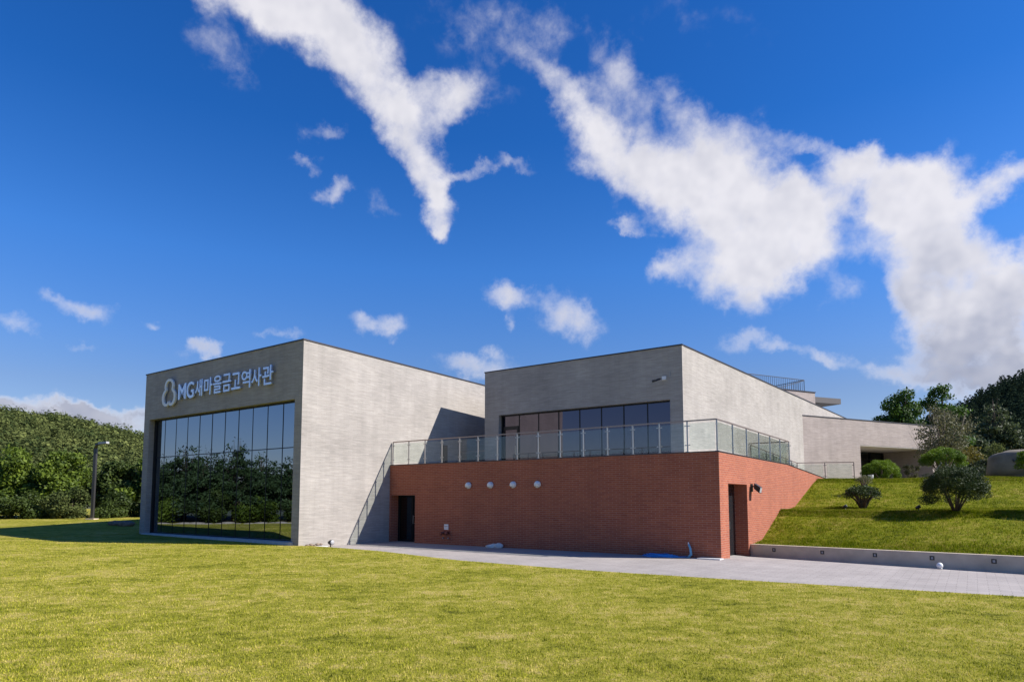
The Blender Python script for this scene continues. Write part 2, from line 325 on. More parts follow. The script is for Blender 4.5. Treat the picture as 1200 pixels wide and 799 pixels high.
# ------------------------------------------------------------------ mesh helpers
def tag(o, label=None, cat=None, group=None, kind=None):
    if label: o['label'] = label
    if cat: o['category'] = cat
    if group: o['group'] = group
    if kind: o['kind'] = kind
    return o
def empty(name, p, label=None, cat=None, group=None):
    o = bpy.data.objects.new(name, None); sc.collection.objects.link(o); o.location = p; o.empty_display_size = .3
    return tag(o, label, cat, group)
WLOC = {}
class MB:
    def __init__(s): s.v = []; s.f = []; s.sm = []
    def add(s, vs, fs, smooth=False):
        b = len(s.v); s.v += [tuple(v) for v in vs]; s.f += [tuple(i + b for i in f) for f in fs]; s.sm += [smooth] * len(fs)
    def quad(s, *p): s.add(p, [tuple(range(len(p)))])
    def hexa(s, p):   # 4 bottom, 4 top
        s.add(p, [(3, 2, 1, 0), (4, 5, 6, 7), (0, 1, 5, 4), (1, 2, 6, 5), (2, 3, 7, 6), (3, 0, 4, 7)])
    def lbox(s, a0, a1, b0, b1, z0, z1):
        s.hexa([W(a0, b0, z0), W(a1, b0, z0), W(a1, b1, z0), W(a0, b1, z0), W(a0, b0, z1), W(a1, b0, z1), W(a1, b1, z1), W(a0, b1, z1)])
    def prism(s, poly, z0, z1):
        n = len(poly); z0 = z0 if hasattr(z0, '__len__') else [z0] * n; z1 = z1 if hasattr(z1, '__len__') else [z1] * n
        vs = [(p[0], p[1], z) for p, z in zip(poly, z0)] + [(p[0], p[1], z) for p, z in zip(poly, z1)]
        s.add(vs, [tuple(range(n))[::-1], tuple(range(n, 2 * n))] + [(i, (i + 1) % n, n + (i + 1) % n, n + i) for i in range(n)])
    def bar(s, p0, p1, w, d, side=None):
        p0 = Vector(p0); p1 = Vector(p1); t = (p1 - p0).normalized()
        up = Vector((0, 0, 1)) if abs(t.z) < .9 else (side or FX)
        a = t.cross(up).normalized() * (w / 2); b = a.normalized().cross(t) * (d / 2)
        s.hexa([p0 - a - b, p0 + a - b, p0 + a + b, p0 - a + b, p1 - a - b, p1 + a - b, p1 + a + b, p1 - a + b])
    def tube(s, pts, rs, n=8, cap=True):
        pts = [Vector(p) for p in pts]; rs = rs if hasattr(rs, '__len__') else [rs] * len(pts)
        vs = []; a = None
        for i, p in enumerate(pts):
            t = (pts[min(i + 1, len(pts) - 1)] - pts[max(i - 1, 0)]).normalized()
            if a is None: a = t.orthogonal().normalized()
            a = (a - t * a.dot(t)).normalized(); b = t.cross(a)
            for k in range(n):
                th = 2 * math.pi * k / n; vs.append(p + (a * math.cos(th) + b * math.sin(th)) * rs[i])
        fs = [(i * n + k, i * n + (k + 1) % n, (i + 1) * n + (k + 1) % n, (i + 1) * n + k) for i in range(len(pts) - 1) for k in range(n)]
        if cap: fs += [tuple(range(n))[::-1], tuple(range((len(pts) - 1) * n, len(pts) * n))]
        s.add(vs, fs, True)
    def ball(s, c, r, seg=16, rings=10, wob=0., rnd=None, squash=1.):
        c = Vector(c); r = Vector(r) if hasattr(r, '__len__') else Vector((r, r, r)); vs = []; rnd = rnd or random
        for i in range(rings + 1):
            ph = math.pi * i / rings
            for k in range(seg):
                th = 2 * math.pi * k / seg; q = 1 + (wob * math.sin(3 * th + 2 * ph) + wob * .7 * math.sin(5 * ph + th * 2 + 1)) 
                vs.append((c.x + r.x * math.sin(ph) * math.cos(th) * q, c.y + r.y * math.sin(ph) * math.sin(th) * q, c.z + r.z * math.cos(ph) * (1 + wob * .5 * math.sin(2 * th))))
        s.add(vs, [(i * seg + k, (i + 1) * seg + k, (i + 1) * seg + (k + 1) % seg, i * seg + (k + 1) % seg) for i in range(rings) for k in range(seg)], True)
    # wall face on the line P0->P1 (world xy), looking out to the right-hand side of travel, with holes [(u0,u1,z0,z1,depth)]
    def wall(s, P0, P1, z0, z1, holes=(), top1=None):
        P0 = Vector((P0[0], P0[1], 0)); P1 = Vector((P1[0], P1[1], 0)); Ln = (P1 - P0).length; t = (P1 - P0) / Ln; n = Vector((t.y, -t.x, 0))
        us = sorted({0., Ln, *[h[0] for h in holes], *[h[1] for h in holes]}); 
        def zt(u): return z1 if top1 is None else z1 + (top1 - z1) * u / Ln
        for a, b in zip(us[:-1], us[1:]):
            hs = sorted([h for h in holes if h[0] <= a + 1e-6 and h[1] >= b - 1e-6], key=lambda h: h[2]); z = z0
            def q(za, zb):
                s.quad(P0 + t * a + Vector((0, 0, za)), P0 + t * b + Vector((0, 0, za)), P0 + t * b + Vector((0, 0, zb if zb is not None else zt(b))), P0 + t * a + Vector((0, 0, zb if zb is not None else zt(a))))
            for h in hs:
                if h[2] > z + 1e-6: q(z, h[2])
                z = h[3]
            q(z, None)
        for (a, b, za, zb, d) in holes:
            i = -n * d
            A = [P0 + t * a + Vector((0, 0, za)), P0 + t * b + Vector((0, 0, za)), P0 + t * b + Vector((0, 0, zb)), P0 + t * a + Vector((0, 0, zb))]
            for k in range(4):
                p, r_ = A[k], A[(k + 1) % 4]; s.quad(r_, p, p + i, r_ + i)
    def build(s, name, m, parent=None, wl=None, smooth=False):
        me = bpy.data.meshes.new(name)
        off = Vector((0, 0, 0))
        p = parent
        while p is not None: off += p.location; p = p.parent
        if wl is not None: off += Vector(wl)
        vs = [(v[0] - off[0], v[1] - off[1], v[2] - off[2]) for v in s.v]
        me.from_pydata(vs, [], s.f); me.update()
        uv = me.uv_layers.new(name='UVMap'); data = uv.data
        for poly in me.polygons:
            nn = poly.normal
            if abs(nn.z) > .72: tx = None
            else:
                # one shared tangent per wall direction so courses run on
                tx = Vector((-nn.y, nn.x, 0)).normalized()
                if tx.dot(FX) < -.7 or (abs(tx.dot(FX)) < .7 and tx.dot(GX) < 0): tx = -tx
            for li in poly.loop_indices:
                v = s.v[me.loops[li].vertex_index]
                if tx is None: data[li].uv = (v[0] * FX.x + v[1] * FX.y, v[0] * GX.x + v[1] * GX.y)
                else: data[li].uv = (v[0] * tx.x + v[1] * tx.y, v[2])
            poly.use_smooth = smooth or s.sm[poly.index]
        me.materials.append(m)
        o = bpy.data.objects.new(name, me); sc.collection.objects.link(o)
        if wl is not None: o.location = wl
        if parent is not None: o.parent = parent
        return o
def npmesh(name, verts, faces, m, smooth=False, parent=None, loc=None):
    """verts (n,3), faces (k, 3|4)"""
    me = bpy.data.meshes.new(name); verts = np.asarray(verts, dtype=np.float32); faces = np.asarray(faces, dtype=np.int32)
    k = faces.shape[1]; me.vertices.add(len(verts)); me.vertices.foreach_set('co', verts.ravel())
    me.loops.add(faces.size); me.loops.foreach_set('vertex_index', faces.ravel())
    me.polygons.add(len(faces)); me.polygons.foreach_set('loop_start', np.arange(0, faces.size, k, dtype=np.int32))
    if smooth: me.polygons.foreach_set('use_smooth', np.ones(len(faces), dtype=bool))
    me.update(calc_edges=True); me.materials.append(m)
    o = bpy.data.objects.new(name, me); sc.collection.objects.link(o)
    if loc is not None: o.location = loc
    if parent is not None: o.parent = parent
    return o
def copy_tree(o, parent=None):
    c = o.copy(); sc.collection.objects.link(c); c.parent = parent
    for ch in list(o.children): copy_tree(ch, c)
    return c
def smooth01(t): t = min(1, max(0, t)); return t * t * (3 - 2 * t)
def vnoise(x, y, seed=0):
    """cheap smooth noise, numpy arrays"""
    x = np.asarray(x, float); y = np.asarray(y, float); r = np.random.default_rng(seed); o = 0
    for i in range(6):
        a = r.uniform(0, 6.28); k = r.uniform(.6, 1.6); ph = r.uniform(0, 6.28)
        o = o + np.sin(k * (x * math.cos(a) + y * math.sin(a)) + ph + 1.3 * np.sin(.7 * k * (x * math.sin(a) - y * math.cos(a)) + ph * 2))
    return o / 6

# ------------------------------------------------------------------ ground, hills
ELL = [(-180, .03), (-100, .03), (-60, .05), (-48, .105), (-38.8, .1030), (-37.6, .1015), (-35.9, .1015), (-33.8, .0955), (-32.1, .088), (-30.1, .082), (-24, .065), (-10, .05), (10, .05), (28, .02), (31, .045), (32.9, .080), (33.8, .096), (34.9, .115), (36.3, .1305), (37.5, .141), (39, .148), (45, .17), (55, .16), (75, .12), (100, .06), (180, .05)]
AZS = np.array([e[0] for e in ELL]); TES = np.array([e[1] for e in ELL])
def ground_z(x, y):
    x = np.asarray(x, float); y = np.asarray(y, float)
    r = np.hypot(x, y); az = np.degrees(np.arctan2(x, y)); te = np.interp(az, AZS, TES)
    D = np.where(az > 15, 420., 260.)                      # distance of the ridge
    H = 2 + D * te - np.where(az > 15, 8.5, 5.0)                                    # crowns stand 5 m above the soil
    t = np.clip((r - .40 * D) / (.60 * D), 0, 1.); s = t * t * (3 - 2 * t)
    back = np.clip((r - D) / (D * 1.2), 0, 1); s = s * (1 - .5 * back * back)
    right = np.clip((az - 18) / 8, 0, 1) * np.clip((r - 44) / 10, 0, 1)
    base = -.3 + right * 3.2
    left = np.clip((-az - 5) / 10, 0, 1) * np.clip((r - 46) / 10, 0, 1) * .75
    return base + left + s * np.maximum(H - base, 0) + (r > 70) * vnoise(x / 14, y / 14, 3) * 1.2 * t
rs = np.concatenate([np.linspace(0, 60, 13), np.geomspace(66, 2500, 60)]); na = 240
th = np.linspace(-math.pi, math.pi, na + 1)
RR, TT = np.meshgrid(rs, th, indexing='ij'); X = RR * np.sin(TT); Y = RR * np.cos(TT); Z = ground_z(X, Y)
idx = np.arange(len(rs) * (na + 1)).reshape(len(rs), na + 1)
fc = np.stack([idx[:-1, :-1], idx[:-1, 1:], idx[1:, 1:], idx[1:, :-1]], -1).reshape(-1, 4)[:, ::-1]
tag(npmesh('ground', np.stack([X, Y, Z], -1).reshape(-1, 3), fc, plain('forest_soil', (.06, .065, .03), .95, noise=.3, scale=.4), True), kind='structure')

# ------------------------------------------------------------------ lawn
EDGE = [(-22.6, 16.85), (-21.9, 17.05), (-20, 16.95), (-17.6, 16.75), (-13.2, 15.95), (-8.8, 15.75), (-4.2, 16.05), (.7, 16.55), (6, 17.2), (14, 18.2), (45, 20)]
EF = np.array([e[0] for e in EDGE]); EG = np.array([e[1] for e in EDGE])
def lawn_z(F, G):
    F = np.asarray(F, float); G = np.asarray(G, float); y = F * FX.y + G * GX.y; x = F * FX.x + G * GX.x
    z = .11 + .08 * np.clip((-23 - F) / 14, 0, 1.5)
    t = np.clip((y - 33) / 14, 0, 1) * np.clip((-x - 14) / 8, 0, 1); z = z + .55 * t * t * (3 - 2 * t)
    z = z - .035 * np.clip((F + 18) / 4, 0, 1)
    return z + .015 * vnoise(F / 1.7, G / 1.7, 5) * np.clip((16 - G) / 3 , 0, 1)
def lawn_edge(F):
    e = np.interp(F, EF, EG); e = np.where(F < -22.62, 17.0, e); return np.where(F < -36.10, 75., e)
Fc = np.concatenate([np.linspace(-95, -36.2, 60), [-36.11, -36.09], np.linspace(-35.8, -22.9, 50), [-22.63, -22.60], np.linspace(-22.4, 45, 180)])
tg = np.concatenate([np.linspace(0, .5, 30), np.linspace(.52, 1, 90)])
FF, TG = np.meshgrid(Fc, tg, indexing='ij'); GG = -38 + (lawn_edge(FF) + 38) * TG
Zl = lawn_z(FF, GG); Xl = FF * FX.x + GG * GX.x; Yl = FF * FX.y + GG * GX.y
vl = np.stack([Xl, Yl, Zl], -1)
sk = vl[:, -1].copy(); sk[:, 2] = -.35
nF, nG = FF.shape; idx = np.arange(nF * nG).reshape(nF, nG)
fc = np.stack([idx[:-1, :-1], idx[1:, :-1], idx[1:, 1:], idx[:-1, 1:]], -1).reshape(-1, 4)
base = nF * nG; sf = np.stack([idx[:-1, -1], idx[1:, -1], base + np.arange(1, nF), base + np.arange(nF - 1)], -1)
tag(npmesh('lawn', np.concatenate([vl.reshape(-1, 3), sk]), np.concatenate([fc, sf]), M['lawn_soil_and_thatch'], True), kind='structure')

def blades(n, F, G, z, h, w, m, name, lean=.7):
    """n triangular blades at local coords F,G"""
    x = F * FX.x + G * GX.x; y = F * FX.y + G * GX.y
    a = rng.uniform(0, 2 * np.pi, n); hh = h * rng.uniform(.45, 1.25, n); ww = w * rng.uniform(.6, 1.4, n)
    la = rng.uniform(0, 2 * np.pi, n); le = hh * rng.uniform(.1, lean, n)
    p0 = np.stack([x - ww * np.cos(a), y - ww * np.sin(a), z - .01], -1); p1 = np.stack([x + ww * np.cos(a), y + ww * np.sin(a), z - .01], -1)
    p2 = np.stack([x + le * np.cos(la), y + le * np.sin(la), z + hh], -1)
    v = np.stack([p0, p1, p2], 1).reshape(-1, 3)
    return npmesh(name, v, np.arange(3 * n).reshape(-1, 3), m)
# blades thinning out with distance, inside the wedge the lawn shows
n = 520000
yy = 5.2 + (24.0) * rng.uniform(0, 1, n) ** 1.35; xx = rng.uniform(-.92, .92, n) * (yy + 1.5)
F_ = xx * FX.x + yy * FX.y; G_ = xx * GX.x + yy * GX.y
ok = G_ < lawn_edge(F_) - .02; F_ = F_[ok]; G_ = G_[ok]; yy = yy[ok]
cl = vnoise(F_ * 5, G_ * 5, 9); hh = .028 * (1 + .5 * cl)
tag(blades(len(F_), F_, G_, lawn_z(F_, G_), hh, .0045 + .00022 * yy, M['lawn_blades'], 'grass'), 'short sunlit yellow green lawn grass in front of the museum', 'grass', kind='stuff')

# ------------------------------------------------------------------ paving
def pave_z(F, G): return -.045 * max(0, G - 22.2) * smooth01((F + 9) / 2) 
mb = MB()
fs_ = [-22.95, -20, -15, -9, -8, -7, -5, -3, 0, 5, 15, 45]; gs_ = [13, 16, 18, 20, 22.2, 23.5, 25, 27.5]
for i in range(len(fs_) - 1):
    for j in range(len(gs_) - 1):
        q = [(fs_[i], gs_[j]), (fs_[i + 1], gs_[j]), (fs_[i + 1], gs_[j + 1]), (fs_[i], gs_[j + 1])]
        mb.quad(*[W(a, b, pave_z(a, b)) for a, b in q])
tag(mb.build('pavement', M['paver']), kind='structure')
mb = MB()   # pale edging along the lawn
for a, b in zip(EDGE[:-1], EDGE[1:]):
    mb.hexa([W(a[0], a[1], -.1), W(b[0], b[1], -.1), W(b[0], b[1] + .08, -.1), W(a[0], a[1] + .08, -.1), W(a[0], a[1], .055), W(b[0], b[1], .055), W(b[0], b[1] + .08, .055), W(a[0], a[1] + .08, .055)])
tag(mb.build('kerb', M['kerb']), kind='structure')

# ------------------------------------------------------------------ stone hall with the large window
hall = empty('museum_hall', W(-29.5, 16.8, 0), 'pale stone box hall with a huge dark glass wall and lettering, left end', 'building')
a0, g0, g1, zt = -36.12, 16.72, 48., 8.68
hc = [W(a0, g0, 0), W(-22.60, g0, 0), W(-23.97, g1, 0), W(a0, g1, 0)]
mb = MB()
mb.wall(hc[0], hc[1], -.2, zt, [(0.57, 13.02, .24, 6.22, .55)])
mb.wall(hc[1], hc[2], -.2, zt); mb.wall(hc[2], hc[3], -.2, zt); mb.wall(hc[3], hc[0], -.2, zt)
mb.build('wall', M['stone'], hall)
mb = MB(); mb.prism([W(a, b, 0).xy for a, b in [(a0 + .1, g0 + .1), (-22.72, g0 + .1), (-24.09, g1 - .1), (a0 + .1, g1 - .1)]], zt - .3, zt - .05); mb.build('roof', M['membrane'], hall)
mb = MB()
def rimseg(p, q, w=.26, z0=zt, h=.055, tgt=mb):
    p = Vector((p[0], p[1], 0)); q = Vector((q[0], q[1], 0)); t = (q - p).normalized(); n_ = Vector((t.y, -t.x, 0))
    tgt.prism([v.xy for v in [p + n_ * .03, q + n_ * .03, q - n_ * w, p - n_ * w]], z0, z0 + h)
for i in range(4):
    p, q = hc[i], hc[(i + 1) % 4]; d = (q - p).normalized(); rimseg(p + d * (.28 if i % 2 else -.03), q - d * (.28 if i % 2 else -.03), z0=zt, tgt=mb)
mb.build('coping', M['coping'], hall)
wf = MB(); u0, u1 = -35.55, -23.10; gy = g0 + .33
ms = [-34.50, -33.37, -32.24, -31.11, -29.98, -28.85, -27.72, -26.59, -25.46, -24.33]
for x in ms: wf.lbox(x - .018, x + .018, gy - .012, gy + .06, .30, 6.16)
wf.lbox(u0 + .001, u0 + .17, gy - .06, gy + .08, .30, 6.16); wf.lbox(u1 - .07, u1 - .001, gy - .06, gy + .08, .30, 6.16)
wf.lbox(u0 + .001, u1 - .001, gy - .07, gy + .08, 6.16, 6.217); wf.lbox(u0 + .001, u1 - .001, gy - .07, gy + .08, .245, .30)
xs = [u0 + .17] + ms + [u1 - .07]
for a, b in zip(xs[:-1], xs[1:]): wf.lbox(a + .018, b - .018, gy - .010, gy + .05, 4.20, 4.24)
win = wf.build('window', M['mullion'], hall)
for a, b in zip(xs[:-1], xs[1:]):
    for za, zb in ((.30, 4.20), (4.24, 6.16)):
        p = MB(); tl = random.uniform(-.0022, .0022); tz = random.uniform(-.0015, .0015); A0, B0 = a + .019, b - .019
        p.hexa([W(A0, gy + tl, za + .001), W(B0, gy - tl, za + .001), W(B0, gy + .02 - tl, za + .001), W(A0, gy + .02 + tl, za + .001),
                W(A0, gy + tl + tz, zb - .001), W(B0, gy - tl + tz, zb - .001), W(B0, gy + .02 - tl + tz, zb - .001), W(A0, gy + .02 + tl + tz, zb - .001)])
        p.build('pane', M['winglass'], win)
mb = MB(); mb.lbox(-35.7, -22.95, 16.60, 16.718, .0, .235); mb.lbox(-35.54, -23.11, 16.72, 17.03, .241, .247); mb.build('sill', M['kerb'], hall)
# louvre on the side wall
lv = empty('wall_louvre', W(-23.0, 26.1, 4.06), 'small dark louvred hatch on the shaded stone side wall of the hall', 'vent')
mb = MB(); mb.lbox(-23.05, -22.96, 25.86, 26.34, 3.95, 4.9); mb.build('frame', M['panel'], lv)
mb = MB()
for k in range(9): mb.lbox(-22.959, -22.93, 25.9, 26.3, 4.0 + k * .1, 4.05 + k * .1)
mb.build('slats', M['panel'], lv)

# sign -------------------------------------------------------------
sign = empty('wall_sign', W(-29, 16.65, 7.5), 'pale blue raised emblem and Korean lettering above the huge glass wall', 'sign')
def glyph(ch, x0, x1, z0, z1, bold=.035):
    cu = bpy.data.curves.new('letter', 'FONT'); cu.body = ch; cu.size = 1.0; cu.extrude = .03; cu.offset = bold * (z1 - z0) * .45
    tmp = bpy.data.objects.new('tmp', cu); sc.collection.objects.link(tmp)
    bpy.context.view_layer.update()
    dg = bpy.context.evaluated_depsgraph_get(); me = bpy.data.meshes.new_from_object(tmp.evaluated_get(dg))
    bpy.data.objects.remove(tmp)
    n = len(me.vertices); c = np.empty(n * 3, np.float32); me.vertices.foreach_get('co', c); c = c.reshape(-1, 3)
    mn, mx_ = c.min(0), c.max(0)
    a = x0 + (c[:, 0] - mn[0]) / (mx_[0] - mn[0]) * (x1 - x0); z = z0 + (c[:, 1] - mn[1]) / (mx_[1] - mn[1]) * (z1 - z0)
    x0_ = 0
    g = 16.62 - (c[:, 2] - mn[2]) / (mx_[2] - mn[2]) * .06
    o = sign.location
    w = np.stack([a * FX.x + g * GX.x - o.x, a * FX.y + g * GX.y - o.y, z - o.z], -1).astype(np.float32)
    me.vertices.foreach_set('co', w.ravel()); me.update(); me.materials.clear(); me.materials.append(M['letters']); me.name = 'letter'
    ob = bpy.data.objects.new('letter', me); sc.collection.objects.link(ob); ob.parent = sign
    pins = MB(); am = (x0 + x1) / 2; zm = (z0 + z1) / 2
    return ob
for ch, x0, x1, z0, z1 in [('M', -32.40, -31.66, 6.99, 7.78), ('G', -31.59, -30.93, 6.98, 7.80), ('새', -30.80, -30.16, 6.99, 7.83), ('마', -29.99, -29.28, 6.99, 7.83),
        ('을', -29.19, -28.49, 7.0, 7.84), ('금', -28.40, -27.72, 7.0, 7.84), ('고', -27.65, -26.95, 7.03, 7.80), ('역', -26.85, -26.15, 7.0, 7.83), ('사', -26.07, -25.33, 7.0, 7.83), ('관', -25.25, -24.49, 6.99, 7.85)]:
    glyph(ch, x0, x1, z0, z1)
def catmull(P, n=6):
    out = []; P = [P[0]] + P + [P[-1]]
    for i in range(1, len(P) - 2):
        for k in range(n):
            t = k / n; a, b, c, d = [np.array(q, float) for q in P[i - 1:i + 3]]
            out.append(.5 * (2 * b + (c - a) * t + (2 * a - 5 * b + 4 * c - d) * t * t + (3 * b - a - 3 * c + d) * t ** 3))
    out.append(np.array(P[-2], float)); return out
em = MB()
half = [(.10, -.60), (.16, -.80), (.40, -.80), (.60, -.62), (.68, -.35), (.62, -.08), (.44, .10), (.36, .22), (.42, .46), (.34, .70), (.17, .83), (.0, .86)]
for sgn in (1, -1):
    pts = catmull(half); th_ = np.interp(np.linspace(0, 1, len(pts)), [0, .08, .25, .6, 1], [.04, .20, .30, .24, .22])
    Lf, Rt = [], []
    for i, p in enumerate(pts):
        t = pts[min(i + 1, len(pts) - 1)] - pts[max(i - 1, 0)]; t = t / (np.linalg.norm(t) + 1e-9); nn = np.array([-t[1], t[0]])
        Lf.append(p + nn * th_[i] * .18); Rt.append(p - nn * th_[i] * .82 * .75)
    for (g_, flip) in ((16.55, 0), (16.63, 1)):
        for i in range(len(pts) - 1):
            q = [Lf[i], Lf[i + 1], Rt[i + 1], Rt[i]]
            q = [W(-33.32 + sgn * v[0] * .80, g_, 7.45 + v[1] * .72) for v in q]
            em.quad(*(q if flip else q[::-1]))
    for S_ in (Lf, Rt):
        for i in range(len(pts) - 1):
            em.quad(*[W(-33.32 + sgn * v[0] * .80, g_, 7.45 + v[1] * .72) for v, g_ in ((S_[i], 16.55), (S_[i + 1], 16.55), (S_[i + 1], 16.63), (S_[i], 16.63))])
em.build('emblem', M['white'], sign)
for k in range(10):
    a = -32.0 + k * .79; mb = MB(); mb.lbox(a - .012, a + .012, 16.63, 16.719, 7.5, 7.524); mb.build('mounting_pin', M['steel'], sign)
WS[:] = [.9955, -.08, 0]
# ------------------------------------------------------------------ upper stone hall
up = empty('upper_hall', W(-15, 27, 3.5), 'upper stone hall with a ribbon window standing on the brick terrace', 'building')
c = [(-20.96, 26.98), (-10.06, 26.98), (-8.2, 62.), (-20.96, 62.)]; cw = [W(a, b, 0) for a, b in c]; zt = 8.70
mb = MB(); mb.wall(cw[0], cw[1], 3.3, zt, [(.92, 10.26, 3.56, 6.37, .5)]); mb.wall(cw[1], cw[2], 2.6, zt); mb.wall(cw[2], cw[3], 2.6, zt); mb.wall(cw[3], cw[0], 2.6, zt)
mb.build('wall', M['stone'], up)
mb = MB(); mb.prism([W(a, b, 0).xy for a, b in [(-20.9, 27.05), (-10.13, 27.05), (-8.28, 61.9), (-20.9, 61.9)]], zt - .3, zt - .05); mb.build('roof', M['membrane'], up)
mb = MB()
for i in range(4):
    p, q = cw[i], cw[(i + 1) % 4]; d = (q - p).normalized(); rimseg(p + d * (.27 if i % 2 else -.03), q - d * (.27 if i % 2 else -.03), z0=zt, tgt=mb)
mb.build('coping', M['coping'], up)
wf = MB(); u0, u1 = -20.04, -10.70; gy = 26.98 + .30
ms = [-18.93, -17.74, -16.55, -15.36, -14.18, -13.02, -11.84]
for x in ms: wf.lbox(x - .025, x + .025, gy - .02, gy + .06, 3.62, 6.31)
wf.lbox(u0 + .001, u0 + .10, gy - .06, gy + .08, 3.62, 6.31); wf.lbox(u1 - .05, u1 - .001, gy - .06, gy + .08, 3.62, 6.31)
wf.lbox(u0 + .001, u1 - .001, gy - .07, gy + .08, 6.31, 6.368); wf.lbox(u0 + .001, u1 - .001, gy - .07, gy + .08, 3.561, 3.62)
win = wf.build('window', M['mullion'], up)
xs = [u0 + .10] + ms + [u1 - .05]
for i, (a, b) in enumerate(zip(xs[:-1], xs[1:])):
    p = MB(); tl = random.uniform(-.002, .002)
    z0_ = 5.78 if i == 0 else 3.62
    p.hexa([W(a + .026, gy + tl, z0_), W(b - .026, gy - tl, z0_), W(b - .026, gy + .02, z0_), W(a + .026, gy + .02, z0_), W(a + .026, gy + tl, 6.309), W(b - .026, gy - tl, 6.309), W(b - .026, gy + .02, 6.309), W(a + .026, gy + .02, 6.309)])
    p.build('pane', M['winglass2'], win)
mb = MB(); a, b = xs[0] + .031, xs[1] - .031
mb.lbox(a, a + .07, gy - .05, gy + .03, 3.621, 5.60); mb.lbox(b - .10, b, gy - .05, gy + .03, 3.621, 5.60); mb.lbox(a, b, gy - .05, gy + .03, 5.60, 5.779); mb.lbox(a + .07, b - .10, gy - .05, gy + .03, 3.621, 3.70)
dr = mb.build('door', M['mullion'], up); dr['label'] = 'black framed glass door at the left end of the ribbon window'
mb = MB(); mb.lbox(a + .071, b - .101, gy, gy + .015, 3.701, 5.599); mb.build('pane', M['winglass2'], dr)
mb = MB(); mb.lbox(b - .16, b - .13, gy - .11, gy - .08, 4.35, 4.75); mb.lbox(b - .16, b - .13, gy - .08, gy, 4.37, 4.39); mb.build('handle', M['steel'], dr)
# roof room, canopy, roof fence
WS[:] = [1, 0, 0]
wd = Vector((math.cos(R(26.1)), math.sin(R(26.1)), 0)); wn = Vector((-wd.y, wd.x, 0))
B0 = Vector((18.8, 47.84, 0)); B1 = Vector((23.82, 50.31, 0))
mb = MB(); mb.prism([B0.xy, B1.xy, (B1 + wn * 4).xy, (B0 + wn * 4).xy], 8.74, 10.34); mb.build('roof_room', M['wingstone'], up)
mb = MB(); mb.prism([(B0 - wn * .05).xy, (B1 - wn * .05 + wd * .05).xy, (B1 + wn * 4 + wd * .05).xy, (B0 + wn * 4).xy], 10.341, 10.41); mb.build('roof_room_coping', M['coping'], up)
C0 = Vector((23.83, 50.33, 0)) + wn * .2; C1 = Vector((26.52, 51.65, 0)) + wn * .0
mb = MB(); mb.prism([C0.xy, C1.xy, (C1 + wn * 3.4).xy, (C0 + wn * 3.4).xy], 9.64, 10.08); mb.build('canopy', M['panel'], up)
mb = MB(); f0 = Vector((16.8, 46.89, 0)); f1 = Vector((22.95, 49.90, 0)); nrm = wn * .15
L_ = (f1 - f0).length; k = 0
for i in range(int(L_ / .2) + 1):
    p = f0 + nrm + wd * (i * .2); zb = 10.41 if (p - B0).dot(wd) > 0 else 8.75
    mb.bar(p + Vector((0, 0, zb)), p + Vector((0, 0, 11.28)), .022, .022)
mb.bar(f0 + nrm + Vector((0, 0, 11.3)), f1 + nrm + Vector((0, 0, 11.3)), .05, .04)
q0 = f1 + nrm; q1 = q0 + wn * 3.6
for i in range(18):
    p = q0 + wn * (i * .2); mb.bar(p + Vector((0, 0, 10.41)), p + Vector((0, 0, 11.28)), .022, .022)
mb.bar(q0 + Vector((0, 0, 11.3)), q1 + Vector((0, 0, 11.3)), .05, .04)
mb.bar(f0 + wd * 3.9 + nrm + Vector((0, 0, 10.43)), f1 + nrm + Vector((0, 0, 11.27)), .05, .05)
mb.build('roof_fence', M['darksteel'], up)

# ------------------------------------------------------------------ brick terrace building
bb = empty('brick_terrace_building', W(-15, 22.2, 0), 'low red brick block carrying the glass railed terrace', 'building')
mb = MB(); a0, a1, g0 = -22.86, -6.98, 22.0
mb.wall(W(a0, g0, 0), W(a1, g0, 0), -.3, 3.625, [(.12, 1.71, -.3, 2.20, .62)])
H0 = .95; H1 = 3.28
mb.wall(W(a1, g0, 0), W(a1, 32, 0), -.5, 3.625, [(H0, H1, -.5, 2.56, .54)])
mb.wall(W(a1, 32, 0), W(a1, 42.6, 0), -.5, 3.625, [], top1=3.17)
mb.build('wall', M['brick'], bb)
mb = MB(); mb.lbox(a0 + .002, a1 + .02, g0 - .02, g0 + .24, 3.625, 3.66); mb.lbox(a1 - .24, a1 + .02, g0 + .24, 32, 3.625, 3.66)
mb.hexa([W(a1 - .24, 32, 3.625), W(a1 + .02, 32, 3.625), W(a1 + .02, 42.62, 3.17), W(a1 - .24, 42.62, 3.17), W(a1 - .24, 32, 3.66), W(a1 + .02, 32, 3.66), W(a1 + .02, 42.62, 3.205), W(a1 - .24, 42.62, 3.205)])
mb.build('coping', M['coping'], bb)
mb = MB(); mb.prism([W(a, b, 0).xy for a, b in [(a0 + .004, g0 + .241), (a1 - .241, g0 + .241), (a1 - .241, 33.2), (-23.6, 33.2)]], 3.2, 3.55)
mb.hexa([W(-9.9, 33.2, 2.6), W(a1 - .241, 33.2, 2.6), W(a1 - .241, 46.5, 2.6), W(-9.9, 46.5, 2.6), W(-9.9, 33.2, 3.549), W(a1 - .241, 33.2, 3.549), W(a1 - .241, 46.5, 3.15), W(-9.9, 46.5, 3.15)])
mb.lbox(-23.9, -20.7, 33.2, 46, 3.2, 3.549)
mb.build('deck', M['deck'], bb)
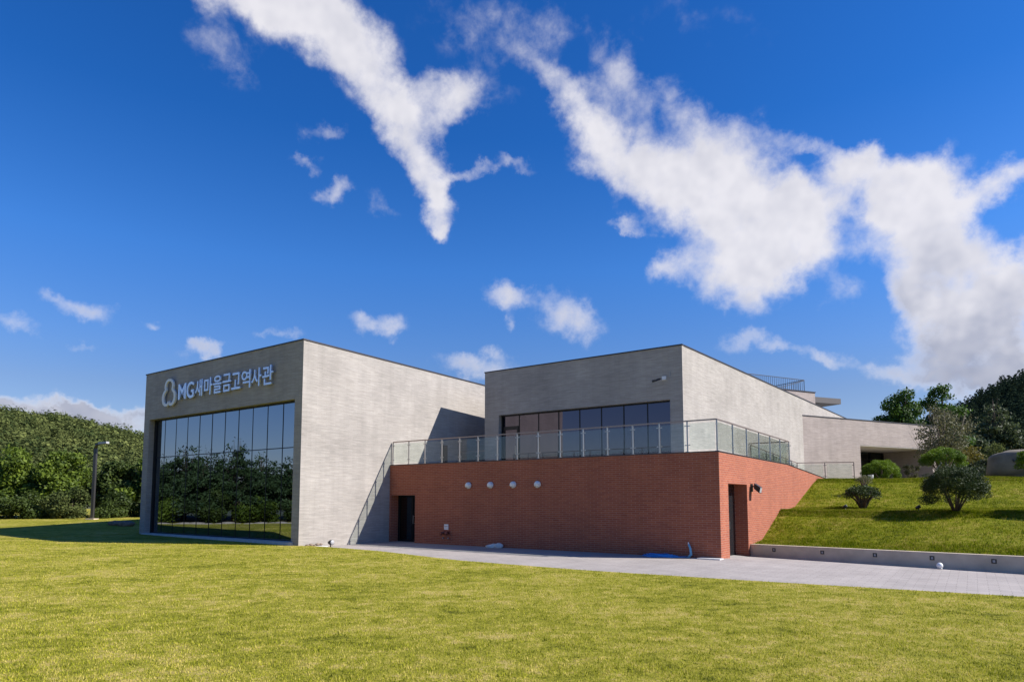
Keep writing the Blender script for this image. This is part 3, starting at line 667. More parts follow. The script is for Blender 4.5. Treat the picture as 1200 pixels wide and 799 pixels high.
# front door
mb = MB(); ga = g0 + .55
mb.lbox(-22.739, -22.66, ga - .06, ga + .05, 0.0, 2.198); mb.lbox(-21.24, -21.151, ga - .06, ga + .05, 0.0, 2.198); mb.lbox(-22.66, -21.24, ga - .06, ga + .05, 2.11, 2.198)
mb.lbox(-22.66, -21.24, ga - .06, ga + .05, 0.0, .1); mb.lbox(-21.86, -21.75, ga - .06, ga + .05, .1, 2.11)
dr = mb.build('door', M['mullion'], bb); dr['label'] = 'black glazed double door in the front of the brick block'
mb = MB(); mb.lbox(-22.66, -21.86, ga, ga + .02, .1, 2.11); mb.build('pane', M['doorglass'], dr)
mb = MB(); mb.lbox(-21.75, -21.24, ga - .02, ga + .02, .1, 2.11); mb.build('panel', M['blackdoor'], dr)
mb = MB(); mb.lbox(-21.70, -21.67, ga - .12, ga - .09, .85, 1.25); mb.lbox(-21.70, -21.67, ga - .09, ga - .02, .87, .89); mb.lbox(-21.70, -21.67, ga - .09, ga - .02, 1.2, 1.22); mb.build('handle', M['steel'], dr)
mb = MB(); ga = -7.52
mb.lbox(ga, ga + .06, g0 + H0 + .001, g0 + H1 - .001, -.2, 2.559)
dr = mb.build('door', M['blackdoor'], bb); dr['label'] = 'black metal door deep in the side recess of the brick block'
mb = MB(); mb.lbox(ga + .06, ga + .12, g0 + 2.4, g0 + 2.43, .9, 1.2); mb.build('handle', M['steel'], dr)
WS[:] = [.99, -.17, 0]
mb = MB(); mb.lbox(-7.75, -6.97, 21.75, 22.168, .001, .035); tag(mb.build('step_slab', M['kerb']), 'low pale slab lying at the foot of the brick corner', 'slab')

# vents
for i, (a, w_) in enumerate([(-18.11, 'leftmost'), (-16.89, 'second from the left'), (-15.69, 'third from the left'), (-14.47, 'rightmost')]):
    v = empty('round_vent', W(a, 22.17, 2.61), 'white round wall vent on red brick, %s of the row of four' % w_, 'vent', 'round vents in a row on the brick wall')
    m_ = MB(); m_.tube([W(a, 22.168, 2.61), W(a, 22.10, 2.61)], [.14, .14], 24); m_.build('collar', M['white'], v)
    m_ = MB(); seg = 24; vs = []; fs = []
    for r_i in range(6):
        ph = math.pi / 2 * r_i / 5
        for k in range(seg):
            t = 2 * math.pi * k / seg; vs.append(W(a + .135 * math.cos(ph) * math.cos(t), 22.10 - .12 * math.sin(ph), 2.61 + .135 * math.cos(ph) * math.sin(t)))
    for r_i in range(5):
        for k in range(seg):
            if not (16 <= k <= 19 and r_i < 3): fs.append((r_i * seg + k, (r_i + 1) * seg + k, (r_i + 1) * seg + (k + 1) % seg, r_i * seg + (k + 1) % seg))
    m_.add(vs, fs, True); m_.build('hood', M['white'], v)

# hose connection, sack, hose, pipe
v = empty('fire_connection', W(-19.4, 22.1, .5), 'twin red brown fire hose inlets low on the brick wall under a white plate', 'fire hydrant')
for d in (-.14, .14):
    m_ = MB(); m_.tube([W(-19.4, 22.168, .55), W(-19.4 + d * .6, 22.1, .54), W(-19.4 + d, 22.0, .5)], [.05, .06, .065], 12); m_.build('inlet', M['brass'], v)
    m_ = MB(); m_.tube([W(-19.4 + d, 22.0, .5), W(-19.4 + d * 1.05, 21.95, .49)], [.075, .075], 12); m_.build('cap', M['brass'], v)
m_ = MB(); m_.lbox(-19.6, -19.2, 22.15, 22.168, .45, .62); m_.build('back_plate', M['brass'], v)
for d in (-.16, .16):
    m_ = MB(); m_.tube([W(-19.4 + d, 22.168, .3), W(-19.4 + d, 22.08, .28)], [.03, .03], 8); m_.build('drain_outlet', M['steel'], v)
m_ = MB(); m_.lbox(-19.52, -19.28, 22.145, 22.168, .66, .9)
pl_ = tag(m_.build('sign_plate', M['white']), 'small square white plate above the twin fire hose inlets', 'sign')
m_ = MB(); m_.lbox(-19.49, -19.31, 22.138, 22.145, .80, .82); m_.lbox(-19.49, -19.31, 22.138, 22.145, .74, .75); m_.build('print', M['brass'], pl_)
m_ = MB()
for (a, g_, r_, h) in [(-16.75, 21.95, .20, .08), (-16.52, 21.9, .22, .11), (-16.30, 21.93, .19, .13), (-16.6, 21.8, .18, .07)]:
    m_.ball(W(a, g_, h * .55), (r_, r_ * .8, h), 16, 10, .10)
tag(m_.build('plastic_sack', M['bag']), 'crumpled pale plastic sack lying at the foot of the brick wall', 'sack')
m_ = MB()
for k in range(4):
    pts = []; r0 = .34 - .04 * k
    for i in range(33):
        t = 2 * math.pi * i / 32; pts.append(W(-9.05 + (r0 * 1.9) * math.cos(t) + .05 * math.sin(3 * t + k), 21.75 + r0 * .8 * math.sin(t), .03 + .022 * k + .01 * math.sin(4 * t + k)))
    m_.tube(pts, .016, 6)
m_.tube([W(-8.5, 21.6, .03), W(-8.25, 21.7, .05), W(-8.15, 21.85, .05)], .016, 6)
tag(m_.build('garden_hose', M['blue']), 'bright blue hose coiled flat on the paving beside the brick wall', 'hose')
m_ = MB(); m_.tube([W(-8.18, 22.0, -.02), W(-8.05, 22.02, .12), W(-8.08, 22.04, .32), W(-8.14, 22.05, .46)], [.045, .045, .04, .035], 10)
st = tag(m_.build('standpipe', M['bluepipe']), 'pale blue upright pipe wrapped in plastic near the brick corner', 'pipe')
m_ = MB(); m_.tube([W(-8.14, 22.05, .46), W(-8.15, 22.05, .53)], [.028, .02], 8); m_.build('cap', M['white'], st)

# side wall lamp
WS[:] = [1, 0, 0]
WS[:] = [.9975, 0, 0]
v = empty('wall_floodlight', W(-6.95, 26.1, 2.4), 'black box floodlight on the sunlit brick beside the door recess', 'lamp')
m_ = MB(); m_.lbox(-6.998, -6.95, 25.75, 25.95, 2.3, 2.6); m_.bar(W(-6.95, 25.85, 2.5), W(-6.84, 25.85, 2.5), .05, .05); m_.build('bracket', M['black'], v)
m_ = MB(); p = [W(-6.86, 25.7, 2.42), W(-6.66, 25.7, 2.24), W(-6.66, 26.0, 2.24), W(-6.86, 26.0, 2.42), W(-6.84, 25.7, 2.62), W(-6.62, 25.7, 2.46), W(-6.62, 26.0, 2.46), W(-6.84, 26.0, 2.62)]
m_.hexa(p); m_.build('housing', M['black'], v)
m_ = MB(); m_.quad(W(-6.652, 25.73, 2.26), W(-6.652, 25.97, 2.26), W(-6.616, 25.97, 2.44), W(-6.616, 25.73, 2.44)); m_.build('lens', M['grey'], v)

# cctv on the upper hall
WS[:] = [.9955, -.08, -.02]
v = empty('security_camera', W(-11, 26.9, 7.3), 'small security camera on the upper stone wall near its right corner', 'camera')
m_ = MB(); m_.lbox(-10.98, -10.80, 26.90, 26.978, 7.27, 7.43); m_.build('junction_box', M['white'], v)
m_ = MB(); m_.tube([W(-10.98, 26.86, 7.33), W(-11.1, 26.72, 7.25)], .02, 8); m_.build('bracket', M['black'], v)
m_ = MB(); m_.tube([W(-11.02, 26.75, 7.29), W(-11.12, 26.5, 7.20), W(-11.22, 26.42, 7.16)], [.045, .05, .055], 12); m_.build('camera_body', M['black'], v)
m_ = MB(); m_.bar(W(-10.62, 26.96, 7.38), W(-10.62, 26.96, 7.62), .02, .02); tag(m_.build('antenna_rod', M['grey']), 'thin short rod on the stone wall beside the security camera', 'rod')

# ------------------------------------------------------------------ glass railings
WS[:] = [1, 0, 0]
def railing(name, pts, zb, zt_, npan, label, postmat, thick=.045):
    """pts: list of local (F,G); zb/zt per vertex; npan per leg"""
    root = empty(name, W(pts[0][0], pts[0][1], zb[0]), label, 'railing')
    hr = MB()
    for i in range(len(pts) - 1):
        P = W(*pts[i], zt_[i]); Q = W(*pts[i + 1], zt_[i + 1]); hr.bar(P, Q, .05, .045)
        n_ = npan[i]
        for k in range(n_ + (1 if i == len(pts) - 2 else 0)):
            t = k / n_; p = P.lerp(Q, t); b_ = W(*pts[i], zb[i]).lerp(W(*pts[i + 1], zb[i + 1]), t)
            pm = MB(); pm.bar(b_, p - Vector((0, 0, .02)), thick, thick, (Q - P).normalized())
            pm.bar(b_, b_ + Vector((0, 0, .015)), .12, .12, (Q - P).normalized())
            d = (Q - P).normalized()
            for zz in (.22, .84):
                c_ = b_.lerp(p, zz)
                pm.bar(c_ - d * (.10 if (k > 0 or i > 0) else 0.), c_ + d * (.10 if not (k == n_) else 0.), .03, .03)
            pm.build('post', postmat, root)
        for k in range(n_):
            e0 = (k + .055 * 1.1) / n_; e1 = (k + 1 - .055 * 1.1) / n_
            A = P.lerp(Q, e0); B = P.lerp(Q, e1); a_ = W(*pts[i], zb[i]).lerp(W(*pts[i + 1], zb[i + 1]), e0); c_ = W(*pts[i], zb[i]).lerp(W(*pts[i + 1], zb[i + 1]), e1)
            d = (Q - P).normalized(); s_ = Vector((d.y, -d.x, 0)) * .006; z_ = Vector((0, 0, 1))
            g = MB(); g.hexa([a_ + s_ + z_ * .07, c_ + s_ + z_ * .07, c_ - s_ + z_ * .07, a_ - s_ + z_ * .07, A + s_ - z_ * .09, B + s_ - z_ * .09, B - s_ - z_ * .09, A - s_ - z_ * .09])
            g.build('glass_panel', M['glass'], root)
    hr.build('handrail', M['rail'], root)
    return root
railing('terrace_railing', [(-22.76, 22.12), (-7.06, 22.12), (-7.06, 32.9), (-8.93, 32.9)], [3.66, 3.66, 3.56, 3.56], [4.76, 4.76, 4.76, 4.76], [15, 6, 1],
        'long glass railing along the front edge of the brick terrace', M['steel'])
railing('ramp_railing', [(-8.95, 33.3), (-8.95, 43.8), (-5.75, 43.8)], [3.56, 3.2, 3.15], [4.72, 4.30, 4.25], [7, 2], 'lower glass railing running down beside the stone wall behind the brick', M['darksteel'], .04)
railing('passage_railing', [(-22.95, 27.3), (-21.0, 27.3)], [3.55, 3.55], [4.6, 4.6], [1], 'short glass railing closing the shaded gap between the stone halls', M['steel'])

# ------------------------------------------------------------------ right wing
wing = empty('entrance_wing', (25, 46, 3.1), 'low pinkish stone wing with a deep porch opening, right of the upper hall', 'building')
P0 = Vector((19.27, 42.80, 0)) - wd * .28; Lw = 15.2; P1 = P0 + wd * Lw
mb = MB(); mb.wall(P0, P1, 2.6, 7.57, [(6.13, 14.35, 2.6, 5.82, 4.0)]); mb.wall(P1, P1 + wn * 9, 2.6, 7.57)
mb.wall(P1 + wn * 9, P0 + wn * 9, 2.6, 7.57)
mb.build('wall', M['wingstone'], wing)
mb = MB(); mb.prism([(P0 + wn * .1 + wd * .05).xy, (P1 + wn * .1 - wd * .1).xy, (P1 + wn * 8.9 - wd * .1).xy, (P0 + wn * 8.9 + wd * .05).xy], 7.3, 7.5); mb.build('roof', M['membrane'], wing)
mb = MB(); rimseg(P0 + wd * .0, P1 + wd * .03, .25, 7.57, .06, mb); rimseg(P1 + wn * .26, P1 + wn * 9, .25, 7.57, .06, mb); mb.build('coping', M['coping'], wing)
a = P0 + wd * 6.14 + wn * .02; b = P0 + wd * 14.34 + wn * .02
mb = MB(); mb.prism([a.xy, b.xy, (b + wn * 3.95).xy, (a + wn * 3.95).xy], 5.77, 5.815); mb.build('soffit', M['soffit'], wing)
mb = MB(); a = P0 + wd * 6.14 + wn * 3.9; b = P0 + wd * 14.34 + wn * 3.9
mb.prism([a.xy, b.xy, (b + wn * .06).xy, (a + wn * .06).xy], 2.6, 5.765); gl_ = mb.build('glazed_wall', M['doorglass'], wing)
mb = MB()
for k in range(6):
    p = a + wd * (.05 + k * 1.62) - wn * .04; mb.bar(p + Vector((0, 0, 2.7)), p + Vector((0, 0, 5.76)), .07, .07, wd)
mb.bar(a - wn * .04 + Vector((0, 0, 5.2)), b - wn * .04 + Vector((0, 0, 5.2)), .05, .07); mb.build('mullions', M['mullion'], gl_)
mb = MB(); mb.prism([(a - wn * 3.9).xy, (b - wn * 3.9).xy, b.xy, a.xy], 2.6, 3.14); mb.build('porch_floor', M['paver'], wing)

# ------------------------------------------------------------------ retaining wall and bank
RW0 = W(-6.99, 25.5, 0); RW1 = Vector((13.93, 17.87, 0)); rd = (RW1 - RW0); RL = rd.length; rd.normalize(); rn = Vector((-rd.y, rd.x, 0))  # rn points up the bank
rw = empty('retaining_wall', RW0, 'long low grey concrete retaining wall at the foot of the grass bank', 'wall')
mb = MB(); E_ = RW0 + rd * 22
def rwtop(s): return .31 + .14 * s / RL
mb.prism([RW0.xy, E_.xy, (E_ + rn * .22).xy, (RW0 + rn * .22).xy], -.4, [rwtop(0), rwtop(22), rwtop(22), rwtop(0)]); mb.build('wall_body', M['concrete'], rw)
sl_x = [(8.98, 22.37), (10.13, 21.31), (11.27, 20.28), (12.39, 19.27), (13.48, 18.28)]
names = ['nearest the brick door', 'second from the brick door', 'middle of the five', 'fourth from the brick door', 'farthest right of the five']
for i, ((x, y)) in enumerate(sl_x):
    # slide along the ray from the lens onto the wall face
    d = Vector((x, y, 0)).normalized(); den = d.x * rn.x + d.y * rn.y; t = (RW0.x * rn.x + RW0.y * rn.y) / den; p = d * t; p.z = rwtop((p - RW0).dot(rd)) - .17
    v = empty('step_light', p, 'square dark recessed light in the retaining wall, ' + names[i], 'light', 'square lights set into the retaining wall')
    def sq(s_, dep): return [p + rd * s_[0] - rn * dep[0] + Vector((0, 0, s_[1])) for _ in (0,)]
    m_ = MB(); h = .062
    for (x0, x1, z0_, z1_) in ((-h, h, h - .028, h), (-h, h, -h, -h + .028), (-h, -h + .028, -h + .028, h - .028), (h - .028, h, -h + .028, h - .028)):
        q = [p + rd * x0 + Vector((0, 0, z0_)), p + rd * x1 + Vector((0, 0, z0_)), p + rd * x1 + Vector((0, 0, z0_)) - rn * .018, p + rd * x0 + Vector((0, 0, z0_)) - rn * .018]
        m_.hexa([w_ + rn * .002 for w_ in q] + [w_ + rn * .002 + Vector((0, 0, z1_ - z0_)) for w_ in q])
    m_.build('frame', M['black'], v)
    m_ = MB(); hh_ = .036; m_.quad(*[p - rn * .006 + rd * a_ + Vector((0, 0, b_)) for a_, b_ in ((-hh_, -hh_), (hh_, -hh_), (hh_, hh_), (-hh_, hh_))]); m_.build('lens', M['grey'], v)
v = empty('ball_lamp', (12.4, 18.95, 0), 'small white ball lamp on the paving in front of the retaining wall', 'lamp')
pz = Vector((12.36, 18.9, 0)); m_ = MB(); m_.tube([pz, pz + Vector((0, 0, .03))], [.07, .06], 14); m_.build('base', M['grey'], v)
m_ = MB(); m_.ball(pz + Vector((0, 0, .10)), .085, 16, 10); m_.build('globe', M['white'], v)

# bank: profile lines from the brick wall to the right
Ldir = rd
def ln(P, Q): return (Vector(P), Vector(Q))
left = [W(-6.99, 25.72, .27), W(-6.99, 27.2, .38), W(-6.99, 29.72, 1.27), W(-6.99, 30.3, 1.50), W(-6.99, 31.8, 1.55), W(-6.99, 33.2, 1.62), W(-6.99, 37.9, 2.86), W(-6.99, 38.9, 3.07), W(-6.99, 43, 3.12)]
rt = [Vector((14.08, 18.03, .42)), Vector((15.0, 19.2, .62)), Vector((19.15, 24.45, 1.27)), Vector((19.62, 25.0, 1.50)), Vector((20.5, 26.2, 1.55)), Vector((21.2, 27.1, 1.62)), Vector((24.5, 31.0, 2.88)), Vector((25.1, 31.7, 3.08)), Vector((30, 37, 3.12))]
def bankpoint(s, t):
    """s along, t 0..8 across"""
    i = min(int(t), 7); f_ = t - i; f_ = f_
    a_ = left[i].lerp(left[i + 1], f_); b_ = rt[i].lerp(rt[i + 1], f_); p = a_.lerp(b_, s); return p
ns, ntt = 120, 90; V = []
for i in range(ns + 1):
    s_ = i / ns * 2.6
    for j in range(ntt + 1):
        t_ = 8 * j / ntt; p = bankpoint(s_, t_)
        if 0 < j < ntt and i > 0: p.z += .05 * float(vnoise(p.x * 1.3, p.y * 1.3, 21)) * min(1, t_) + .02 * float(vnoise(p.x * 5, p.y * 5, 22))
        V.append(p)
V = np.array([tuple(v) for v in V]); idx = np.arange((ns + 1) * (ntt + 1)).reshape(ns + 1, ntt + 1)
fc = np.stack([idx[:-1, :-1], idx[1:, :-1], idx[1:, 1:], idx[:-1, 1:]], -1).reshape(-1, 4)
# plateau behind
pv = [tuple(left[-1]), tuple(left[-1].lerp(rt[-1], 2.6)), (150, 60, 3.12), (90, 130, 3.12), (12, 60, 3.12)]
bk = len(V)
tag(npmesh('grass_bank', V, fc, M['bank_turf'], True), kind='structure')
m_ = MB(); m_.quad(*[(x, y, 3.115) for x, y, z in pv]); tag(m_.build('plateau', M['bank_turf']), kind='structure')
n = 150000; S_ = rng.uniform(0, 1.45, n); T_ = rng.uniform(0.02, 7.6, n); T_ = np.where(rng.uniform(0, 1, n) < .25, rng.choice([3.0, 7.0], n) + rng.normal(0, .12, n), T_)
i_ = np.minimum(T_.astype(int), 7); f_ = T_ - i_; La = np.array([tuple(v) for v in left]); Ra = np.array([tuple(v) for v in rt])
A_ = La[i_] * (1 - f_)[:, None] + La[i_ + 1] * f_[:, None]; B_ = Ra[i_] * (1 - f_)[:, None] + Ra[i_ + 1] * f_[:, None]
Pp = A_ * (1 - S_)[:, None] + B_ * S_[:, None]; Pp[:, 2] += .05 * vnoise(Pp[:, 0] * 1.3, Pp[:, 1] * 1.3, 21) * np.minimum(1, T_) + .02 * vnoise(Pp[:, 0] * 5, Pp[:, 1] * 5, 22)
Fb = Pp[:, 0] * FX.x + Pp[:, 1] * FX.y; Gb = Pp[:, 0] * GX.x + Pp[:, 1] * GX.y
ok = Fb > -6.93; cl = 1 + .6 * vnoise(Pp[:, 0] * 3, Pp[:, 1] * 3, 31)
tag(blades(int(ok.sum()), Fb[ok], Gb[ok], Pp[ok, 2], .075 * cl[ok], .012, M['bank_blades'], 'bank_grass', .9), 'rougher green turf covering the stepped bank at right', 'grass', kind='stuff')
def bank_at(x, y):
    """height of the bank surface under a point"""
    d = (V[:, 0] - x) ** 2 + (V[:, 1] - y) ** 2; return float(V[int(d.argmin()), 2])

# ------------------------------------------------------------------ plants
def leafquads(c, size, aspect=.6, flat=None, seed=0):
    """c (n,3) centres, size (n,), optional preferred normals"""
    r = np.random.default_rng(seed); n = len(c); a = r.normal(size=(n, 3)); 
    if flat is not None: a = a * .55 + flat
    a /= np.linalg.norm(a, axis=1)[:, None] + 1e-9; b = r.normal(size=(n, 3)); t = np.cross(a, b); t /= np.linalg.norm(t, axis=1)[:, None] + 1e-9; s = np.cross(a, t)
    h = (size / 2)[:, None]; w = h * aspect
    v = np.stack([c - t * h, c + s * w, c + t * h, c - s * w], 1).reshape(-1, 3); return v, np.arange(4 * n).reshape(-1, 4)
def crown_points(n, lobes, seed, shell=.55):
    r = np.random.default_rng(seed); lobes = np.array(lobes, float); vol = lobes[:, 3] * lobes[:, 4] * lobes[:, 5]; pk = r.choice(len(lobes), n, p=vol / vol.sum())
    d = r.normal(size=(n, 3)); d /= np.linalg.norm(d, axis=1)[:, None]; rad = shell + (1 - shell) * r.uniform(0, 1, n) ** .6; rad *= r.normal(1, .07, n)
    L = lobes[pk]; return L[:, :3] + d * L[:, 3:6] * rad[:, None], d
def lobes_for(h, w, base, nl, seed, top=1.0, flat=.75, spread=1.0):
    """irregular lobes inside an egg of height h-base, half width w"""
    r = np.random.default_rng(seed); out = []
    for i in range(nl):
        u = (i + .5) / nl; z = base + (h - base) * (.12 + .8 * u); prof = math.sin(math.pi * min(1, .22 + .78 * u) ** .9) ** .6
        a = r.uniform(0, 6.28); q = w * prof * r.uniform(.25, .78) * spread; s = w * r.uniform(.26, .46) * (1.15 - .45 * u)
        out.append((q * math.cos(a), q * math.sin(a), z, s, s, s * flat))
    return out
def trunk_mesh(h, r0, limbs, seed, lean=0., n=8):
    r = np.random.default_rng(seed); m = MB(); pts = []
    for i in range(6):
        t = i / 5; pts.append((lean * t + .06 * h * .2 * math.sin(3 * t + seed), .05 * h * .2 * math.sin(2.3 * t + seed * 2), h * t))
    m.tube(pts, [r0 * (1 - .8 * i / 5) * (1.25 if i == 0 else 1) for i in range(6)], n)
    for (x, y, z) in limbs:
        zz = max(.15 * h, z * r.uniform(.45, .7)); k = min(5, zz / h * 5); i = int(k); f = k - i
        p = Vector(pts[i]).lerp(Vector(pts[min(5, i + 1)]), f); q = Vector((x, y, z)); mid = p.lerp(q, .5) + Vector((r.normal(0, .05) * h * .3, r.normal(0, .05) * h * .3, .03 * h))
        rr = r0 * (1 - .8 * k / 5) * .55; m.tube([p, mid, q], [rr, rr * .6, rr * .2], 6)
    return m
def make_tree(name, p, h, w, base, nl, nleaf, lsize, leaf, bark, seed, label, cat='tree', group=None, flat=.75, r0=None, shell=.5, lobes=None, flatn=None, spread=1., aspect=.6, part='crown', lean=0.):
    root = empty(name, p, label, cat, group)
    lb = lobes or lobes_for(h, w, base, nl, seed, flat=flat, spread=spread)
    m = trunk_mesh(h * .85, r0 or h * .022, [l[:3] for l in lb], seed, lean); tr = m.build('trunk', bark, None); tr.parent = root
    pts, d = crown_points(nleaf, lb, seed, shell)
    r = np.random.default_rng(seed + 5); pts += r.normal(0, lsize * .5, pts.shape)
    sz = lsize * r.uniform(.6, 1.4, len(pts)); v, f = leafquads(pts, sz, aspect, flat=d * .8 if flatn is None else np.tile(np.array(flatn), (len(pts), 1)), seed=seed)
    npmesh(part, v, f, leaf, parent=root)
    return root

# trees standing left of the hall (seen directly)
K = [
 # x, y, h, w, leaf, label
 (-40.0, 46.6, 4.6, 2.7, 'leaf_dark', 'dark rounded tree at the far left edge of the lawn'),
 (-36.2, 47, 5.2, 2.6, 'leaf_locust', 'tall leafy tree with bright tips, second from the left edge'),
 (-32.9, 47.5, 5.0, 2.5, 'leaf_locust', 'leafy green tree just left of the lamp post'),
 (-30.0, 49, 4.1, 2.2, 'leaf_dark', 'dark green tree directly behind the lamp post'),
 (-27.2, 48.8, 4.7, 2.1, 'leaf_locust', 'bright yellow green tree between lamp post and hall'),
 (-24.6, 50, 4.5, 2.2, 'leaf_locust', 'green tree whose right side is hidden by the hall'),
 (-43.6, 47.5, 5.6, 3.0, 'leaf_dark', 'dark tree cut off by the left edge of the view'),
]
for i, (x, y, h, w, lf, lab) in enumerate(K):
    zg = float(lawn_z(*loc2(x, y)))
    make_tree('leafy_tree', (x, y, zg - .1), h, w, .6, 20, 15000, .24, M[lf], M['bark'], 40 + i, lab, group='trees at the edge of the lawn, left of the hall', shell=.45, flat=.62)
US = [(-39.6, 43.6, 1.7, 2.6), (-36.2, 43.9, 2.1, 2.6), (-33.2, 44.3, 1.7, 2.2), (-30.4, 44.9, 2.0, 2.3), (-27.9, 45.6, 1.7, 2.0), (-25.6, 46.2, 1.9, 2.0), (-23.3, 46.6, 1.7, 1.9)]
UL = ['dark low bush at the far left edge of the lawn', 'broad dark bush under the tallest left tree', 'dark bush left of the lamp post at lawn level', 'leafy bush right behind the foot of the lamp post', 'low bush just right of the lamp post', 'low bush midway between lamp post and hall', 'low bush beside the left edge of the hall']
for i, (x, y, h, w) in enumerate(US):
    zg = float(lawn_z(*loc2(x, y)))
    make_tree('bush', (x, y, zg - .1), h, w * .8, .0, 14, 7000, .16, M['leaf_dark' if i % 3 else 'leaf_hill'], M['bark'], 80 + i, UL[i], 'bush', 'low bushes under the trees left of the hall', shell=.35, flat=.8, r0=.04)

# pines that stand opposite the glass wall (seen mirrored in it)
def pine_lobes(h, w, seed, start=.28):
    r = np.random.default_rng(seed); out = []; lv_ = 9
    for k in range(lv_):
        u = k / (lv_ - 1); z = h * (start + (1 - start) * u * .97); ww = w * (1 - u) ** .75 + .12 * w; nb = 5 if u < .7 else 3; a0_ = r.uniform(0, 6.28)
        for j in range(nb):
            a_ = a0_ + 6.28 * j / nb + r.normal(0, .25); q = ww * r.uniform(.45, .85); s_ = ww * r.uniform(.30, .48)
            out.append((q * math.cos(a_), q * math.sin(a_), z + r.normal(0, .12) - .08 * q, s_ * 1.1, s_ * 1.1, s_ * .30))
    return out
PT = [(-38.5, 17, 8.2, 2.9), (-36.8, 22, 9.3, 3.0), (-38.0, 27.0, 7.6, 2.7), (-36.6, 31.5, 8.8, 2.7), (-39.0, 35.5, 8.2, 2.6), (-40.0, 40.5, 7.4, 2.4), (-40.5, 11, 8.5, 3.0), (-41, 5, 8.8, 3), (-43, 19.5, 8.6, 3.2), (-42.5, 25, 9.2, 3.2), (-43, 30, 8.2, 3.0), (-43.5, 34.5, 8.4, 3.0), (-45.5, 39, 8.0, 3.0), (-35.9, 25.0, 6.0, 2.2), (-36.0, 34.0, 6.4, 2.2)]
for i, (x, y, h, w) in enumerate(PT):
    h *= .76
    make_tree('pine_tree', (x, y, float(lawn_z(*loc2(x, y)))), h, w, 2, 0, 14000, .26, M['leaf_pine'], M['bark'], 120 + i, 'pine standing opposite the glass wall, mirrored in its panes', 'tree', 'pines mirrored in the glass wall', lobes=pine_lobes(h, w, 120 + i), shell=.2, aspect=.4)
for i in range(9):
    x = -34.6 - .5 * math.sin(i * 2.1); y = 13 + i * 3.3
    make_tree('hedge_shrub', (x, y, float(lawn_z(*loc2(x, y))) - .05), 2.3 + .5 * math.sin(i * 3.3), 1.8, .0, 12, 5000, .17, M['leaf_locust' if i % 2 else 'leaf_dark'], M['bark'], 150 + i, 'low shrub under the pines opposite the glass wall', 'bush', 'shrubs mirrored in the glass wall', shell=.35, r0=.04)
rr_ = random.Random(5)
for i in range(40):
    y = 12 + i * .73; x = -32.3 - .35 * math.sin(i * 1.7) - (0 if y < 36 else .35 * (y - 36)); s_ = rr_.uniform(.22, .46)
    m_ = MB(); m_.ball((x, y, .18), (s_ * 1.3, s_ * 1.5, s_ * .40), 12, 8, .13); tag(m_.build('field_stone', M['sandstone'], wl=(x, y, .2)), 'pale boulder of the stone edging opposite the glass wall', 'rock', 'pale boulders edging the lawn opposite the glass wall')

# small stones beside the left edge of the hall
for i, (x, y, s_, lab) in enumerate([(-23.05, 38.9, .36, 'brown boulder half hidden at the left foot of the hall'), (-23.95, 39.3, .30, 'smaller brown boulder left of the one at the foot of the hall')]):
    m_ = MB(); z_ = float(lawn_z(*loc2(x, y))); m_.ball((x, y, z_ + .1), (s_ * 1.4, s_, s_ * .6), 14, 9, .12); tag(m_.build('field_stone', M['rock'], wl=(x, y, z_)), lab, 'rock')

# wood on the hills (mass) -------------------------------------------------
def forest(name, azr, rr, n, cr, nleaf, m, seed, label, pine=False):
    r = np.random.default_rng(seed); az = np.radians(r.uniform(azr[0], azr[1], n)); rad = np.sqrt(r.uniform(rr[0] ** 2, rr[1] ** 2, n))
    x = rad * np.sin(az); y = rad * np.cos(az); z = ground_z(x, y) + (0 if pine else r.normal(0, .9, n)); s = cr * r.uniform(.45, 1.45, n)
    hs_ = s * (1.5 if pine else 1.05) * r.uniform(.85, 1.2, n)
    d = r.normal(size=(n, nleaf, 3)); d /= np.linalg.norm(d, axis=2)[..., None]; d[..., 2] = np.abs(d[..., 2]) * 1.15 - .15
    q = r.uniform(.62, 1.08, (n, nleaf)); sub = 1 + .18 * np.sin(5 * np.arctan2(d[..., 1], d[..., 0]) + r.uniform(0, 6, (n, 1)))
    if pine:
        hz = r.uniform(0, 1, (n, nleaf)); an = r.uniform(0, 6.28, (n, nleaf)); ww = (1 - hz) ** .8 * r.uniform(.5, 1.1, (n, nleaf)) + .05
        px_ = np.stack([x[:, None] + np.cos(an) * ww * s[:, None], y[:, None] + np.sin(an) * ww * s[:, None], z[:, None] + .6 + hz * hs_[:, None] * 1.6], -1)
    else:
        px_ = np.stack([x[:, None] + d[..., 0] * q * sub * s[:, None], y[:, None] + d[..., 1] * q * sub * s[:, None], (z + 5 - hs_)[:, None] + d[..., 2] * q * hs_[:, None]], -1)
    pts = px_.reshape(-1, 3); nn = d.reshape(-1, 3); ls = np.repeat(s * (.24 if pine else .26), nleaf) * r.uniform(.6, 1.3, n * nleaf)
    v, f = leafquads(pts, ls, .7, flat=nn * 1.8 + np.array([0, 0, .5]), seed=seed); return tag(npmesh(name, v, f, m), label, 'wood', kind='stuff')
forest('hill_wood', (-52, -24), (120, 275), 4200, 2.5, 80, M['leaf_hill'], 61, 'wooded green hillside far behind the left trees')
forest('hill_pine_wood', (31.5, 46), (185, 425), 3600, 2.7, 90, M['leaf_hillpine'], 62, 'dark pine covered hillside rising at the right edge', True)

